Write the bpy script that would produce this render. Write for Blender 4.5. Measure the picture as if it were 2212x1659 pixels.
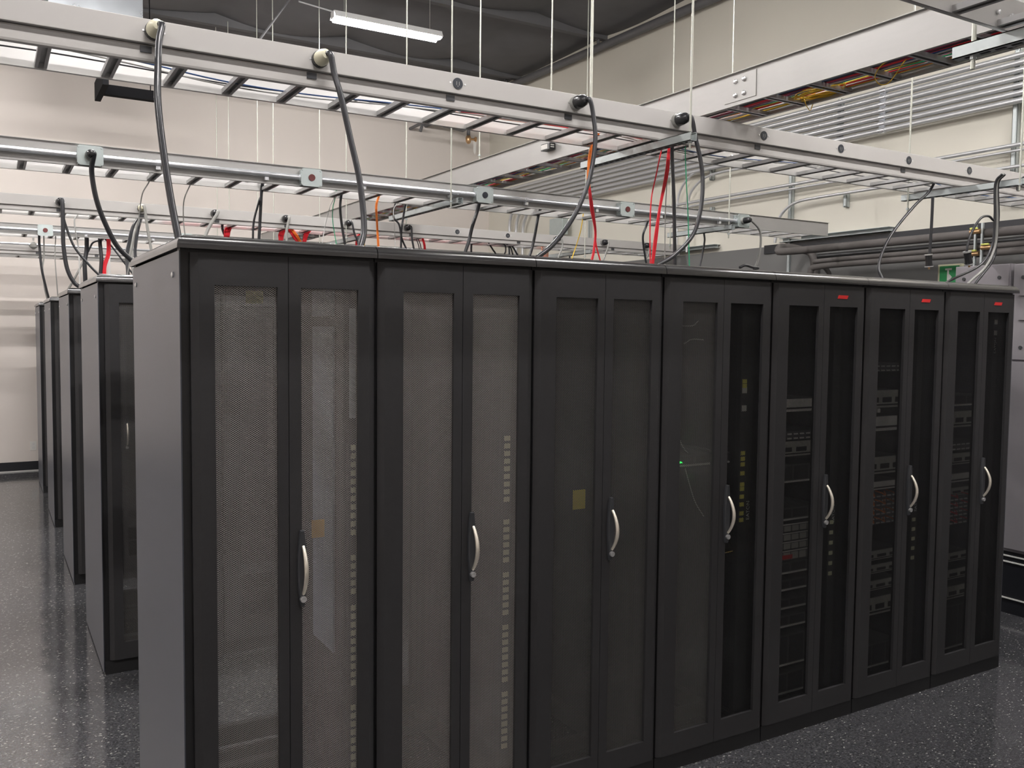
import bpy, bmesh, math, random
from mathutils import Vector, Matrix
random.seed(7)
D = bpy.data
SC = bpy.context.scene
COL = SC.collection
for o in list(D.objects): D.objects.remove(o)

# ------------------------------------------------------------------ camera
CAM = Vector((-0.49841918, -2.789389, 1.84570236))
RT = Vector((0.86093518, -0.50860788, 0.01042297))
UP = Vector((0.02069618, 0.05549018, 0.99824471))
FW = Vector((0.5082935, 0.85920828, -0.05829969))
FPX = 1913.68
cd = D.cameras.new('camera'); cam = D.objects.new('camera', cd); COL.objects.link(cam)
cd.sensor_width = 36; cd.lens = 36 * FPX / 2212; cd.clip_start = 0.05
m = Matrix((RT, UP, -FW)).transposed().to_4x4(); m.translation = CAM
cam.matrix_world = m
SC.camera = cam
# ------------------------------------------------------------------ light and exposure
SC.view_settings.view_transform = 'Standard'
SC.view_settings.look = 'None'
SC.view_settings.gamma = 1
SC.view_settings.exposure = 0.38
SC.view_settings.use_curve_mapping = False
LAMP_W = 215.0
TUBE_EMIT = 25.0
w = D.worlds.new('world'); SC.world = w; w.use_nodes = True
w.node_tree.nodes['Background'].inputs[0].default_value = (0.8, 0.85, 1, 1)
w.node_tree.nodes['Background'].inputs[1].default_value = 0.05

def at(px, py, **k):
    """point seen at photo pixel (px,py) on the plane x=, y= or z=, as a real position in metres"""
    d = FW + RT * ((px - 1106) / FPX) - UP * ((py - 829.5) / FPX)
    a, v = list(k.items())[0]; i = 'xyz'.index(a)
    return CAM + d * ((v - CAM[i]) / d[i])

# ------------------------------------------------------------------ materials
def mat(name, col, rough=0.5, metal=0.0, spec=0.5, noise=0.0, nscale=20, bump=0.0, bscale=200, coat=0.0, emit=0, ecol=None, aniso=None, rvar=0):
    m = D.materials.new(name); m.use_nodes = True
    nt = m.node_tree; b = nt.nodes['Principled BSDF']
    b.inputs['Base Color'].default_value = (*col, 1)
    b.inputs['Roughness'].default_value = rough
    b.inputs['Metallic'].default_value = metal
    b.inputs['Specular IOR Level'].default_value = spec
    b.inputs['Coat Weight'].default_value = coat
    tc = nt.nodes.new('ShaderNodeTexCoord')
    if noise or rvar:
        n = nt.nodes.new('ShaderNodeTexNoise'); n.inputs['Scale'].default_value = nscale; n.inputs['Detail'].default_value = 5
        if aniso:
            mp = nt.nodes.new('ShaderNodeMapping'); mp.inputs['Scale'].default_value = aniso
            nt.links.new(tc.outputs['Object'], mp.inputs[0]); nt.links.new(mp.outputs[0], n.inputs[0])
        else: nt.links.new(tc.outputs['Object'], n.inputs[0])
        if noise:
            mx = nt.nodes.new('ShaderNodeMix'); mx.data_type = 'RGBA'
            mx.inputs[6].default_value = (*[max(0, c * (1 - noise)) for c in col], 1)
            mx.inputs[7].default_value = (*[min(1, c * (1 + noise)) for c in col], 1)
            nt.links.new(n.outputs[0], mx.inputs[0]); nt.links.new(mx.outputs[2], b.inputs['Base Color'])
        if rvar:
            mr = nt.nodes.new('ShaderNodeMapRange'); mr.inputs[3].default_value = max(0.02, rough - rvar); mr.inputs[4].default_value = rough + rvar
            nt.links.new(n.outputs[0], mr.inputs[0]); nt.links.new(mr.outputs[0], b.inputs['Roughness'])
    if bump:
        n2 = nt.nodes.new('ShaderNodeTexNoise'); n2.inputs['Scale'].default_value = bscale; n2.inputs['Detail'].default_value = 3
        nt.links.new(tc.outputs['Object'], n2.inputs[0])
        bp = nt.nodes.new('ShaderNodeBump'); bp.inputs['Strength'].default_value = bump; bp.inputs['Distance'].default_value = 0.002
        nt.links.new(n2.outputs[0], bp.inputs['Height']); nt.links.new(bp.outputs[0], b.inputs['Normal'])
    if emit:
        b.inputs['Emission Color'].default_value = (*(ecol or col), 1); b.inputs['Emission Strength'].default_value = emit
    return m

M = dict(
    wall=mat('cream_painted_wall', (0.74, 0.685, 0.635), 0.75, noise=0.03, nscale=0.8, bump=0.15, bscale=60),
    wall_r=mat('cream_painted_side_wall', (0.71, 0.685, 0.60), 0.75, noise=0.03, nscale=0.8, bump=0.15, bscale=60),
    dado=mat('grey_painted_dado', (0.16, 0.16, 0.155), 0.6, noise=0.06, nscale=2),
    ceil=mat('black_ceiling_fabric', (0.13, 0.13, 0.135), 0.85, noise=0.2, nscale=2.5, bump=0.6, bscale=12),
    black_trim=mat('black_rubber_base', (0.015, 0.016, 0.02), 0.35),
    white_trim=mat('white_caulk', (0.6, 0.6, 0.58), 0.5),
    door=mat('charcoal_powder_coat', (0.035, 0.0345, 0.036), 0.45, spec=0.4, bump=0.25, bscale=900, noise=0.08, nscale=60),
    frame=mat('black_frame_steel', (0.018, 0.018, 0.019), 0.4, bump=0.1, bscale=800),
    inner=mat('black_inner_steel', (0.02, 0.02, 0.022), 0.5),
    cap=mat('glossy_black_cap', (0.036, 0.035, 0.036), 0.2, spec=0.9, rvar=0.06, nscale=6),
    side=mat('grey_side_panel', (0.063, 0.070, 0.090), 0.33, spec=0.7, bump=0.15, bscale=900, noise=0.05, nscale=40),
    mesh=mat('highlit_mesh_steel', (0.56, 0.54, 0.52), 0.35, metal=0.3),  # black strands lightened in colour to stand in for lamp highlights
    mesh_half_lit=mat('half_highlit_mesh_steel', (0.22, 0.215, 0.21), 0.35, metal=0.3),  # same black strands with a weaker painted highlight
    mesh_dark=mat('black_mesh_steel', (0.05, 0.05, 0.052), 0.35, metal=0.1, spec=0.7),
    grip=mat('brushed_silver', (0.92, 0.86, 0.74), 0.4, metal=0.7),
    chrome=mat('chrome', (0.85, 0.85, 0.85), 0.3, metal=0.8),
    plate=mat('handle_black', (0.045, 0.047, 0.052), 0.35),
    red=mat('red_badge', (0.75, 0.03, 0.03), 0.4),
    alu_lit=mat('lit_ladder_aluminium', (0.80, 0.79, 0.77), 0.36, metal=0.75, noise=0.05, nscale=6, rvar=0.08, aniso=(1, 1, 6)),
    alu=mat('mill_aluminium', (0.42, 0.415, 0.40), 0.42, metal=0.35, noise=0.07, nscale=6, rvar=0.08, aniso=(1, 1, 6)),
    alu_dark=mat('ladder_rung_aluminium', (0.5, 0.5, 0.5), 0.4, metal=0.8, noise=0.07, nscale=10),
    raceway=mat('ivory_raceway', (0.50, 0.485, 0.465), 0.42, noise=0.02, nscale=4),
    galv=mat('galvanized_steel', (0.80, 0.82, 0.85), 0.24, metal=0.7, noise=0.12, nscale=30, rvar=0.06),
    galv_dull=mat('dull_galvanized_conduit', (0.60, 0.61, 0.62), 0.38, metal=0.55, noise=0.08, nscale=30),
    hanger_black=mat('black_hanger_steel', (0.008, 0.008, 0.009), 0.85, spec=0.1),
    lit_band=mat('lit_side_panel_tone', (0.40, 0.45, 0.58), 0.4),
    strut=mat('zinc_strut', (0.46, 0.50, 0.50), 0.4, metal=0.5, noise=0.1, nscale=25),
    zbox=mat('zinc_cast_box', (0.5, 0.56, 0.55), 0.42, metal=0.5, noise=0.08, nscale=30),
    rod=mat('threaded_zinc_rod', (0.5, 0.51, 0.45), 0.4, metal=0.5, noise=0.1, nscale=200),
    dark_hole=mat('black_slot', (0.008, 0.008, 0.008), 0.7),
    cord=mat('black_cord_jacket', (0.022, 0.023, 0.027), 0.32, spec=0.6),
    gcord=mat('grey_cord_jacket', (0.30, 0.30, 0.28), 0.45),
    plugb=mat('black_plug', (0.02, 0.02, 0.022), 0.25),
    plugw=mat('ivory_plug', (0.72, 0.69, 0.52), 0.4),
    socket=mat('black_socket_face', (0.025, 0.03, 0.04), 0.35),
    socket_red=mat('red_brown_socket', (0.14, 0.025, 0.025), 0.35),
    socket_blue=mat('blue_socket', (0.04, 0.10, 0.22), 0.35),
    redc=mat('red_cable', (0.72, 0.02, 0.035), 0.4),
    orangec=mat('orange_cable', (0.85, 0.22, 0.03), 0.4),
    yellowc=mat('yellow_cable', (0.85, 0.55, 0.03), 0.4),
    greenc=mat('green_cable', (0.02, 0.38, 0.18), 0.4),
    bluec=mat('blue_cable', (0.03, 0.08, 0.22), 0.4),
    whitec=mat('white_cable', (0.68, 0.68, 0.66), 0.4),
    purplec=mat('maroon_cable', (0.25, 0.02, 0.06), 0.4),
    pinkc=mat('pink_cable', (0.75, 0.35, 0.25), 0.5),
    tube=mat('fluorescent_tube', (1, 1, 1), 0.3, emit=TUBE_EMIT, ecol=(1.0, 0.95, 1.0)),
    fix=mat('white_enamel', (0.8, 0.8, 0.8), 0.3),
    crac=mat('grey_cabinet_paint', (0.26, 0.245, 0.26), 0.45, noise=0.04, nscale=30, bump=0.1, bscale=500),
    insul=mat('grey_brown_foam_insulation', (0.115, 0.105, 0.10), 0.8, noise=0.15, nscale=14, bump=0.3, bscale=80),
    pipe_gray=mat('dark_grey_sprinkler_pipe', (0.13, 0.13, 0.135), 0.5, noise=0.1, nscale=20),
    brass=mat('brass', (0.6, 0.38, 0.2), 0.35, metal=0.8),
    lime=mat('yellow_green_valve_handle', (0.65, 0.68, 0.15), 0.4),
    sign_green=mat('exit_sign_green', (0.02, 0.30, 0.09), 0.4),
    sign_frame=mat('exit_sign_cream', (0.62, 0.60, 0.42), 0.5),
    yellow=mat('yellow_paper_label', (0.85, 0.74, 0.02), 0.6),
    paper=mat('white_paper_tag', (0.75, 0.74, 0.70), 0.7),
    amber=mat('amber_label', (0.75, 0.42, 0.05), 0.6),
    outlet=mat('olive_outlet', (0.85, 0.85, 0.58), 0.5),
    outlet_y=mat('yellow_outlet', (0.85, 0.80, 0.15), 0.5),
    pdu=mat('pdu_black', (0.03, 0.03, 0.032), 0.4),
    pdu_grey=mat('pdu_grey_cover', (0.55, 0.60, 0.66), 0.35),
    ink=mat('pale_print', (0.85, 0.85, 0.85), 0.5),
    srv=mat('server_dark', (0.085, 0.085, 0.088), 0.45),
    srvl=mat('server_silver', (0.55, 0.55, 0.50), 0.4, metal=0.1, noise=0.25, nscale=60),
    srvw=mat('server_pale_strip', (0.88, 0.89, 0.80), 0.4, noise=0.3, nscale=80),
    led_g=mat('green_led', (0.02, 0.9, 0.1), 0.4, emit=4),
    led_y=mat('amber_led', (1.0, 0.55, 0.05), 0.4, emit=5),
    duct=mat('galvanized_duct', (0.66, 0.70, 0.74), 0.3, metal=0.8, noise=0.12, nscale=3, rvar=0.1),
)
def floor_mat():
    m = D.materials.new('dark_flake_epoxy_floor'); m.use_nodes = True
    nt = m.node_tree; b = nt.nodes['Principled BSDF']; L = nt.links.new
    tc = nt.nodes.new('ShaderNodeTexCoord')
    def flakes(scale, thr, keep, seed):
        mp = nt.nodes.new('ShaderNodeMapping'); mp.inputs['Location'].default_value = (seed, seed * 2, 0)
        mp.inputs['Rotation'].default_value = (0, 0, seed); mp.inputs['Scale'].default_value = (1, 1.9, 1)
        L(tc.outputs['Object'], mp.inputs[0])
        nz = nt.nodes.new('ShaderNodeTexNoise'); nz.inputs['Scale'].default_value = scale * 1.5
        L(mp.outputs[0], nz.inputs[0])
        va = nt.nodes.new('ShaderNodeVectorMath'); va.operation = 'MULTIPLY_ADD'
        va.inputs[1].default_value = (0.03, 0.03, 0); L(nz.outputs['Color'], va.inputs[0]); L(mp.outputs[0], va.inputs[2])
        v = nt.nodes.new('ShaderNodeTexVoronoi'); v.voronoi_dimensions = '2D'; v.inputs['Scale'].default_value = scale
        L(va.outputs[0], v.inputs['Vector'])
        lt = nt.nodes.new('ShaderNodeMath'); lt.operation = 'LESS_THAN'; lt.inputs[1].default_value = thr; L(v.outputs['Distance'], lt.inputs[0])
        sp = nt.nodes.new('ShaderNodeSeparateColor'); L(v.outputs['Color'], sp.inputs[0])
        g = nt.nodes.new('ShaderNodeMath'); g.operation = 'GREATER_THAN'; g.inputs[1].default_value = keep; L(sp.outputs[0], g.inputs[0])
        mu = nt.nodes.new('ShaderNodeMath'); mu.operation = 'MULTIPLY'; L(lt.outputs[0], mu.inputs[0]); L(g.outputs[0], mu.inputs[1])
        return mu.outputs[0]
    f1 = flakes(34, 0.15, 0.78, 1.3); f2 = flakes(70, 0.2, 0.7, 4.1); f3 = flakes(52, 0.24, 0.6, 7.7)
    n = nt.nodes.new('ShaderNodeTexNoise'); n.inputs['Scale'].default_value = 90; n.inputs['Detail'].default_value = 4
    L(tc.outputs['Object'], n.inputs[0])
    r = nt.nodes.new('ShaderNodeValToRGB'); r.color_ramp.elements[0].color = (0.042, 0.043, 0.048, 1); r.color_ramp.elements[1].color = (0.105, 0.106, 0.112, 1)
    r.color_ramp.elements[0].position = 0.35; r.color_ramp.elements[1].position = 0.7
    L(n.outputs[0], r.inputs[0]); cur = r.outputs[0]
    for f, c in ((f3, (0.012, 0.012, 0.015, 1)), (f2, (0.17, 0.17, 0.165, 1)), (f1, (0.48, 0.48, 0.44, 1))):
        mx = nt.nodes.new('ShaderNodeMix'); mx.data_type = 'RGBA'; mx.inputs[7].default_value = c
        L(f, mx.inputs[0]); L(cur, mx.inputs[6]); cur = mx.outputs[2]
    L(cur, b.inputs['Base Color'])
    b.inputs['Roughness'].default_value = 0.11; b.inputs['IOR'].default_value = 1.85
    n2 = nt.nodes.new('ShaderNodeTexNoise'); n2.inputs['Scale'].default_value = 7; L(tc.outputs['Object'], n2.inputs[0])
    bp = nt.nodes.new('ShaderNodeBump'); bp.inputs['Strength'].default_value = 0.12; bp.inputs['Distance'].default_value = 0.01
    L(n2.outputs[0], bp.inputs['Height']); L(bp.outputs[0], b.inputs['Normal'])
    return m
M['floor'] = floor_mat()

# ------------------------------------------------------------------ mesh helpers
class MB:
    def __init__(s): s.v = []; s.f = []
    def box(s, x0, x1, y0, y1, z0, z1):
        n = len(s.v)
        s.v += [(x0, y0, z0), (x1, y0, z0), (x1, y1, z0), (x0, y1, z0), (x0, y0, z1), (x1, y0, z1), (x1, y1, z1), (x0, y1, z1)]
        s.f += [tuple(n + i for i in q) for q in ((0, 3, 2, 1), (4, 5, 6, 7), (0, 1, 5, 4), (1, 2, 6, 5), (2, 3, 7, 6), (3, 0, 4, 7))]
        return s
    def prism(s, pts, axis, a, b):
        """2-D outline extruded along axis from a to b; outline in the two other axes, in xyz order"""
        n = len(s.v); k = len(pts)
        for t in (a, b):
            for p, q in pts:
                s.v.append((t, p, q) if axis == 0 else (p, t, q) if axis == 1 else (p, q, t))
        s.f.append(tuple(n + i for i in range(k))[::-1]); s.f.append(tuple(n + k + i for i in range(k)))
        for i in range(k):
            j = (i + 1) % k; s.f.append((n + i, n + j, n + k + j, n + k + i))
        return s
    def tube(s, pts, r, seg=8, caps=True, radii=None):
        P = [Vector(p) for p in pts]; n0 = len(s.v); up = None
        for i, p in enumerate(P):
            t = (P[min(i + 1, len(P) - 1)] - P[max(i - 1, 0)])
            t = t.normalized() if t.length > 1e-9 else Vector((0, 0, 1))
            if up is None:
                a = Vector((0, 0, 1)) if abs(t.z) < 0.9 else Vector((1, 0, 0)); up = t.cross(a).normalized()
            up = (up - t * up.dot(t)).normalized(); bi = t.cross(up)
            rr = radii[i] if radii else r
            for k in range(seg):
                a = 2 * math.pi * k / seg
                s.v.append(tuple(p + up * (rr * math.cos(a)) + bi * (rr * math.sin(a))))
        for i in range(len(P) - 1):
            for k in range(seg):
                a = n0 + i * seg + k; b = n0 + i * seg + (k + 1) % seg
                s.f.append((a, b, b + seg, a + seg))
        if caps:
            s.f.append(tuple(n0 + k for k in range(seg))[::-1]); e = n0 + (len(P) - 1) * seg
            s.f.append(tuple(e + k for k in range(seg)))
        return s
    def mesh(s, name, material, smooth=False, bevel=0, shade_angle=None):
        me = D.meshes.new(name); me.from_pydata(s.v, [], s.f); me.validate()
        bm = bmesh.new(); bm.from_mesh(me); bmesh.ops.recalc_face_normals(bm, faces=bm.faces)
        if bevel:
            bmesh.ops.bevel(bm, geom=[e for e in bm.edges if len(e.link_faces) == 2 and e.calc_face_angle() > 0.6], offset=bevel, segments=2, affect='EDGES', profile=0.6)
        bm.to_mesh(me); bm.free()
        me.materials.append(material)
        if smooth:
            for p in me.polygons: p.use_smooth = True
            try: me.set_sharp_from_angle(angle=math.radians(40))
            except Exception: pass
        return me
    def obj(s, name, material, parent=None, smooth=False, bevel=0, loc=None):
        return put(name, s.mesh(name, material, smooth, bevel), parent, loc)

def put(name, me, parent=None, loc=None, rot=None):
    o = D.objects.new(name, me); COL.objects.link(o)
    if parent is not None: o.parent = parent
    if loc is not None: o.location = loc
    if rot is not None: o.rotation_euler = rot
    return o
def tag(o, label, cat, group=None):
    o['label'] = label; o['category'] = cat
    if group: o['group'] = group
    return o
def thing(name, label, cat, loc=(0, 0, 0), group=None):
    o = D.objects.new(name, None); o.empty_display_size = 0.05; COL.objects.link(o); o.location = loc
    return tag(o, label, cat, group)
def struct(name, mb, material, parent=None, **k):
    o = mb.obj(name, material, parent, **k)
    if parent is None: o['kind'] = 'structure'
    return o
CACHE = {}
def shared(key, fn):
    if key not in CACHE: CACHE[key] = fn()
    return CACHE[key]
def smooth_path(pts, n=6):
    P = [Vector(p) for p in pts]
    if len(P) < 3: return P
    Q = [P[0] * 2 - P[1]] + P + [P[-1] * 2 - P[-2]]; out = []
    for i in range(1, len(Q) - 2):
        for j in range(n):
            t = j / n
            out.append(0.5 * ((2 * Q[i]) + (-Q[i - 1] + Q[i + 1]) * t + (2 * Q[i - 1] - 5 * Q[i] + 4 * Q[i + 1] - Q[i + 2]) * t * t + (-Q[i - 1] + 3 * Q[i] - 3 * Q[i + 1] + Q[i + 2]) * t ** 3))
    out.append(P[-1]); return out

# ------------------------------------------------------------------ room
XW, YW, ZC = 6.65, 10.1, 5.80
XL, YF = -5.2, -10.0
struct('floor', MB().box(XL, XW, YF, YW, -0.1, 0), M['floor'])
struct('wall_back', MB().box(XL - .1, XW + .1, YW, YW + 0.1, 0, ZC + .2), M['wall'])
struct('wall_right', MB().box(XW, XW + 0.1, YF, YW, 0, ZC + .2), M['wall_r'])
struct('wall_left', MB().box(XL - 0.1, XL, YF, YW, 0, ZC + .2), M['wall'])
struct('wall_front', MB().box(XL - .1, XW + .1, YF - 0.1, YF, 0, ZC + .2), M['wall'])
struct('trim_1', MB().box(XW - 0.03, XW, YF, YW, 0, 2.775), M['dado'])
struct('trim_2', MB().box(XW - 0.045, XW, YF, 4.0, 2.70, 2.79), M['black_trim'])  # black strip along the near part of the dado's top edge
struct('baseboard_back', MB().box(XL, XW, YW - 0.012, YW, 0.012, 0.125), M['black_trim'])
struct('trim_3', MB().box(XL, XW, YW - 0.025, YW, 0, 0.014), M['white_trim'])
struct('baseboard_left', MB().box(XL, XL + .012, YF, YW, 0, 0.11), M['black_trim'])
# ceiling: sagging insulation fabric between purlins
cm = MB(); NX, NY = 96, 120
for j in range(NY + 1):
    for i in range(NX + 1):
        x = XL + (XW - XL) * i / NX; y = YF + (YW - YF) * j / NY
        sx = abs(math.sin(math.pi * (x - 0.4) / 1.7)); sy = abs(math.sin(math.pi * (y + 0.2) / 2.4))
        z = ZC + 0.06 - 0.13 * (sx ** 0.7) * (0.45 + 0.55 * sy) + 0.02 * math.sin(3.1 * x + 2.3 * y)
        cm.v.append((x, y, z))
for j in range(NY):
    for i in range(NX):
        a = j * (NX + 1) + i; cm.f.append((a, a + NX + 1, a + NX + 2, a + 1))
struct('ceiling', cm, M['ceil'], smooth=True)
for i, y in enumerate((4.35, 6.9, 9.1)):
    struct('trim_%d' % (4 + i), MB().box(XL, XW, y, y + 0.09, ZC - 0.075, ZC + 0.1), M['ceil'])

# ------------------------------------------------------------------ ceiling lamps
def lamp(x, y, label, z=5.08, L=1.22, k=1.0):
    t = thing('strip_light', label, 'ceiling light', (x, y, z))
    MB().prism([(-0.09, -0.02), (-0.055, 0.045), (0.055, 0.045), (0.09, -0.02), (0.085, -0.022), (0.05, 0.035), (-0.05, 0.035), (-0.085, -0.022)], 0, -L / 2, L / 2).obj('reflector', M['fix'], t)
    for s in (-1, 1):
        MB().box(s * L / 2 - 0.006, s * L / 2 + 0.006, -0.05, 0.05, -0.025, 0.045).obj('end_plate', M['fix'], t)
        MB().tube([(-L / 2 + .02, s * 0.055, -0.026), (L / 2 - .02, s * 0.055, -0.026)], 0.022, 10).obj('tube', M['tube'], t, smooth=True)
        MB().tube([(s * L * .4, 0, 0.04), (s * L * .4, 0, ZC - z + .0)], 0.0025, 6).obj('hanger', M['rod'], t)
    for sg in (-1, 1):   # bare tubes throw light to both sides as well as down
        ld = D.lights.new('tube_glow', 'AREA'); ld.shape = 'RECTANGLE'; ld.size = L - .05; ld.size_y = 0.07
        ld.energy = LAMP_W / 2 * k; ld.color = (1.0, 0.965, 0.93)
        lo = D.objects.new('tube_glow', ld); COL.objects.link(lo); lo.parent = t
        lo.location = (0, sg * 0.06, -0.035); lo.rotation_euler = (sg * math.radians(52), 0, 0)
lamp(3.24, 6.2, 'lit fluorescent strip light hanging under the black ceiling')
for (x, y, lab) in ((0.3, 6.2, 'fluorescent strip light above the left end of the far rows'), (-2.8, 6.2, 'fluorescent strip light over the left aisle near the back wall'),
                    (-2.0, 9.5, 'added unseen fill light close to the back wall'),  # added out of view to brighten the back wall
                    (0.3, 2.7, 'fluorescent strip light above the second rack row, left end'), (3.2, 2.7, 'fluorescent strip light above the second rack row, right end'), (-2.8, 2.7, 'fluorescent strip light over the middle of the left aisle'),
                    (0.3, -0.8, 'fluorescent strip light above the front aisle, left'), (3.2, -0.8, 'fluorescent strip light above the front aisle, middle'), (5.7, -0.8, 'fluorescent strip light above the front aisle, by the side wall'),
                    (-2.8, -0.8, 'fluorescent strip light over the near left aisle'),
                    (0.3, -4.6, 'added unseen fill light behind the camera, left one'), (3.6, -4.6, 'added unseen fill light behind the camera, right one')):  # these two are added out of view to light front floor and rack contents
    lamp(x, y, lab, k={9.5: 0.26, 6.2: 0.95, -4.6: 0.35}.get(y, 1.0))

# ------------------------------------------------------------------ racks
W, DP, H = 0.6207, 0.984, 2.12
Y2, Y3, Y4, Y5 = 2.278, 4.197, 6.312, 8.298
LX0, LX1, RX0, RX1, MZ0, MZ1 = 0.096, 0.288, 0.363, 0.555, 0.165, 1.979
def mesh_panel(x0, x1, z0, z1, y, mm='mesh_dark', px=0.0098, pz=0.0062, wd=0.0016, th=0.0012):
    if mm == 'mesh_dark': wd, th = 0.0011, 0.0008
    """expanded metal: two families of slanted strands, clipped to the opening"""
    b = MB(); s = pz / px
    for sg in (1, -1):
        c = z0 - (x1 - x0) * s - pz; top = z1 + (x1 - x0) * s + pz
        while c < top:
            # z = c + sg*s*(x-x0)
            def zz(x): return c + sg * s * (x - x0)
            xa, xb = x0, x1
            if sg > 0:
                xa = max(x0, x0 + (z0 - c) / s); xb = min(x1, x0 + (z1 - c) / s)
            else:
                xa = max(x0, x0 + (c - z1) / s); xb = min(x1, x0 + (c - z0) / s)
            if xb - xa > 0.0005:
                za, zb = zz(xa), zz(xb); yo = y + (0.0005 if sg > 0 else -0.0005); n = len(b.v); h = wd * 0.62
                for X, Z in ((xa, za), (xb, zb)):
                    b.v += [(X, yo - th, Z - h * 0.3), (X, yo + th, Z - h), (X, yo + th, Z + h * 0.3), (X, yo - th, Z + h)]
                for k in range(4):
                    b.f.append((n + k, n + (k + 1) % 4, n + 4 + (k + 1) % 4, n + 4 + k))
            c += pz
    me = D.meshes.new('mesh_panel'); me.from_pydata(b.v, [], b.f); me.materials.append(M[mm]); return me
def leaf(x0, x1, wx0, wx1, hinge_left):
    b = MB(); z0, z1 = 0.075, 2.075; yf, yb = -0.008, 0.016
    c = 0.022
    if hinge_left:
        b.prism([(x0, yb), (x0, yf + 0.012), (x0 + c, yf), (wx0, yf), (wx0, yb)], 2, z0, z1)
        b.box(wx1, x1, yf, yb, z0, z1)
    else:
        b.box(x0, wx0, yf, yb, z0, z1)
        b.prism([(wx1, yb), (wx1, yf), (x1 - c, yf), (x1, yf + 0.012), (x1, yb)], 2, z0, z1)
    b.box(wx0, wx1, yf, yb, z0, MZ0); b.box(wx0, wx1, yf, yb, MZ1, z1)
    return b.mesh('door', M['door'])
def cap_mesh(left, right):
    b = MB(); r = 0.034; x0 = -0.012 if left else 0.0015; x1 = W + 0.012 if right else W - 0.0015
    y0, y1, zb, zt = -0.016, DP + 0.012, 2.086, 2.128
    prof = [(0, zb), (0, zt - r)] + [(r * (1 - math.cos(a)), zt - r + r * math.sin(a)) for a in [math.pi / 2 * k / 5 for k in range(1, 6)]]
    rings = []
    for ins, z in prof:
        xa = x0 + (ins if left else 0); xb = x1 - (ins if right else 0)
        rings.append([(xa, y0 + ins, z), (xb, y0 + ins, z), (xb, y1 - ins, z), (xa, y1 - ins, z)])
    for R in rings: b.v += R
    for i in range(len(rings) - 1):
        for k in range(4):
            a = i * 4 + k; c = i * 4 + (k + 1) % 4; b.f.append((a, c, c + 4, a + 4))
    b.f.append((0, 1, 2, 3)); e = (len(rings) - 1) * 4; b.f.append((e, e + 1, e + 2, e + 3))
    me = b.mesh('top_cap', M['cap'], smooth=True); return me
def frame_mesh():
    b = MB()
    for x in (0.002, W - 0.047):
        for y in (0.018, DP - 0.05): b.box(x, x + 0.045, y, y + 0.045, 0.07, 2.086)
    b.box(0.003, W - 0.003, 0.004, 0.05, 0.0, 0.072); b.box(0.003, W - 0.003, DP - 0.05, DP - 0.004, 0.0, 0.072)
    for x in (0.003, W - 0.05): b.box(x, x + 0.047, 0.05, DP - 0.05, 0.0, 0.072)
    b.box(0.047, W - 0.047, 0.018, 0.05, 0.10, 0.15); b.box(0.047, W - 0.047, DP - 0.05, DP - 0.012, 0.10, 0.18)
    b.box(0.047, W - 0.047, 0.018, 0.05, 1.985, 2.086); b.box(0.047, W - 0.047, DP - 0.05, DP - 0.012, 1.985, 2.086)
    b.box(0.047, W - 0.047, 0.05, DP - 0.05, 2.07, 2.086)
    b.box(0.05, W - 0.05, 0.22, 0.27, 0.075, 0.12); b.box(0.05, W - 0.05, 0.70, 0.75, 0.075, 0.12)
    return b.mesh('frame', M['frame'])
def screw_mesh():
    return MB().tube([(0, 0, 0), (-0.004, 0, 0), (-0.006, 0, 0)], .008, 12, radii=[.009, .009, .005]).mesh('screw', M['chrome'], smooth=True)
def handle(t):
    hp = []; 
    for k in range(13):
        a = k / 12; hp.append((0.0065 + 0.0085 * math.sin(math.pi * a) ** 0.8, 0.95 + 0.25 * a))
    out = [(0.362 + a, z) for a, z in hp] + [(0.362 - a, z) for a, z in hp[::-1]]
    def plate():
        b = MB(); n = len(out)
        for y, s in ((-0.006, 1.0), (-0.018, 1.0), (-0.022, 0.75)):
            for x, z in out: b.v.append((0.362 + (x - 0.362) * s, y, 1.075 + (z - 1.075) * (0.985 if s < 1 else 1)))
        for i in range(2):
            for k in range(n): b.f.append((i * n + k, i * n + (k + 1) % n, (i + 1) * n + (k + 1) % n, (i + 1) * n + k))
        b.f.append(tuple(2 * n + k for k in range(n)))
        return b.mesh('handle_plate', M['plate'], smooth=True)
    put('handle_plate', shared('hplate', plate), t)
    def grip():
        pts = []; rad = []
        for k in range(15):
            a = k / 14; z = 1.150 - 0.156 * a
            pts.append((0.3635, -0.022 - 0.034 * math.sin(math.pi * a) ** 0.85, z)); rad.append(0.0052 + 0.0022 * math.sin(math.pi * a))
        return MB().tube(pts, .006, 10, radii=rad).mesh('handle_grip', M['grip'], smooth=True)
    put('handle_grip', shared('hgrip', grip), t)
    def lock():
        b = MB().tube([(0.362, -0.02, 0.977), (0.362, -0.03, 0.977), (0.362, -0.031, 0.977), (0.362, -0.027, 0.977)], 0.01, 16, radii=[.0105, .0105, .0085, .0045])
        return b.mesh('lock', M['chrome'], smooth=True)
    put('lock', shared('hlock', lock), t)
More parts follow.
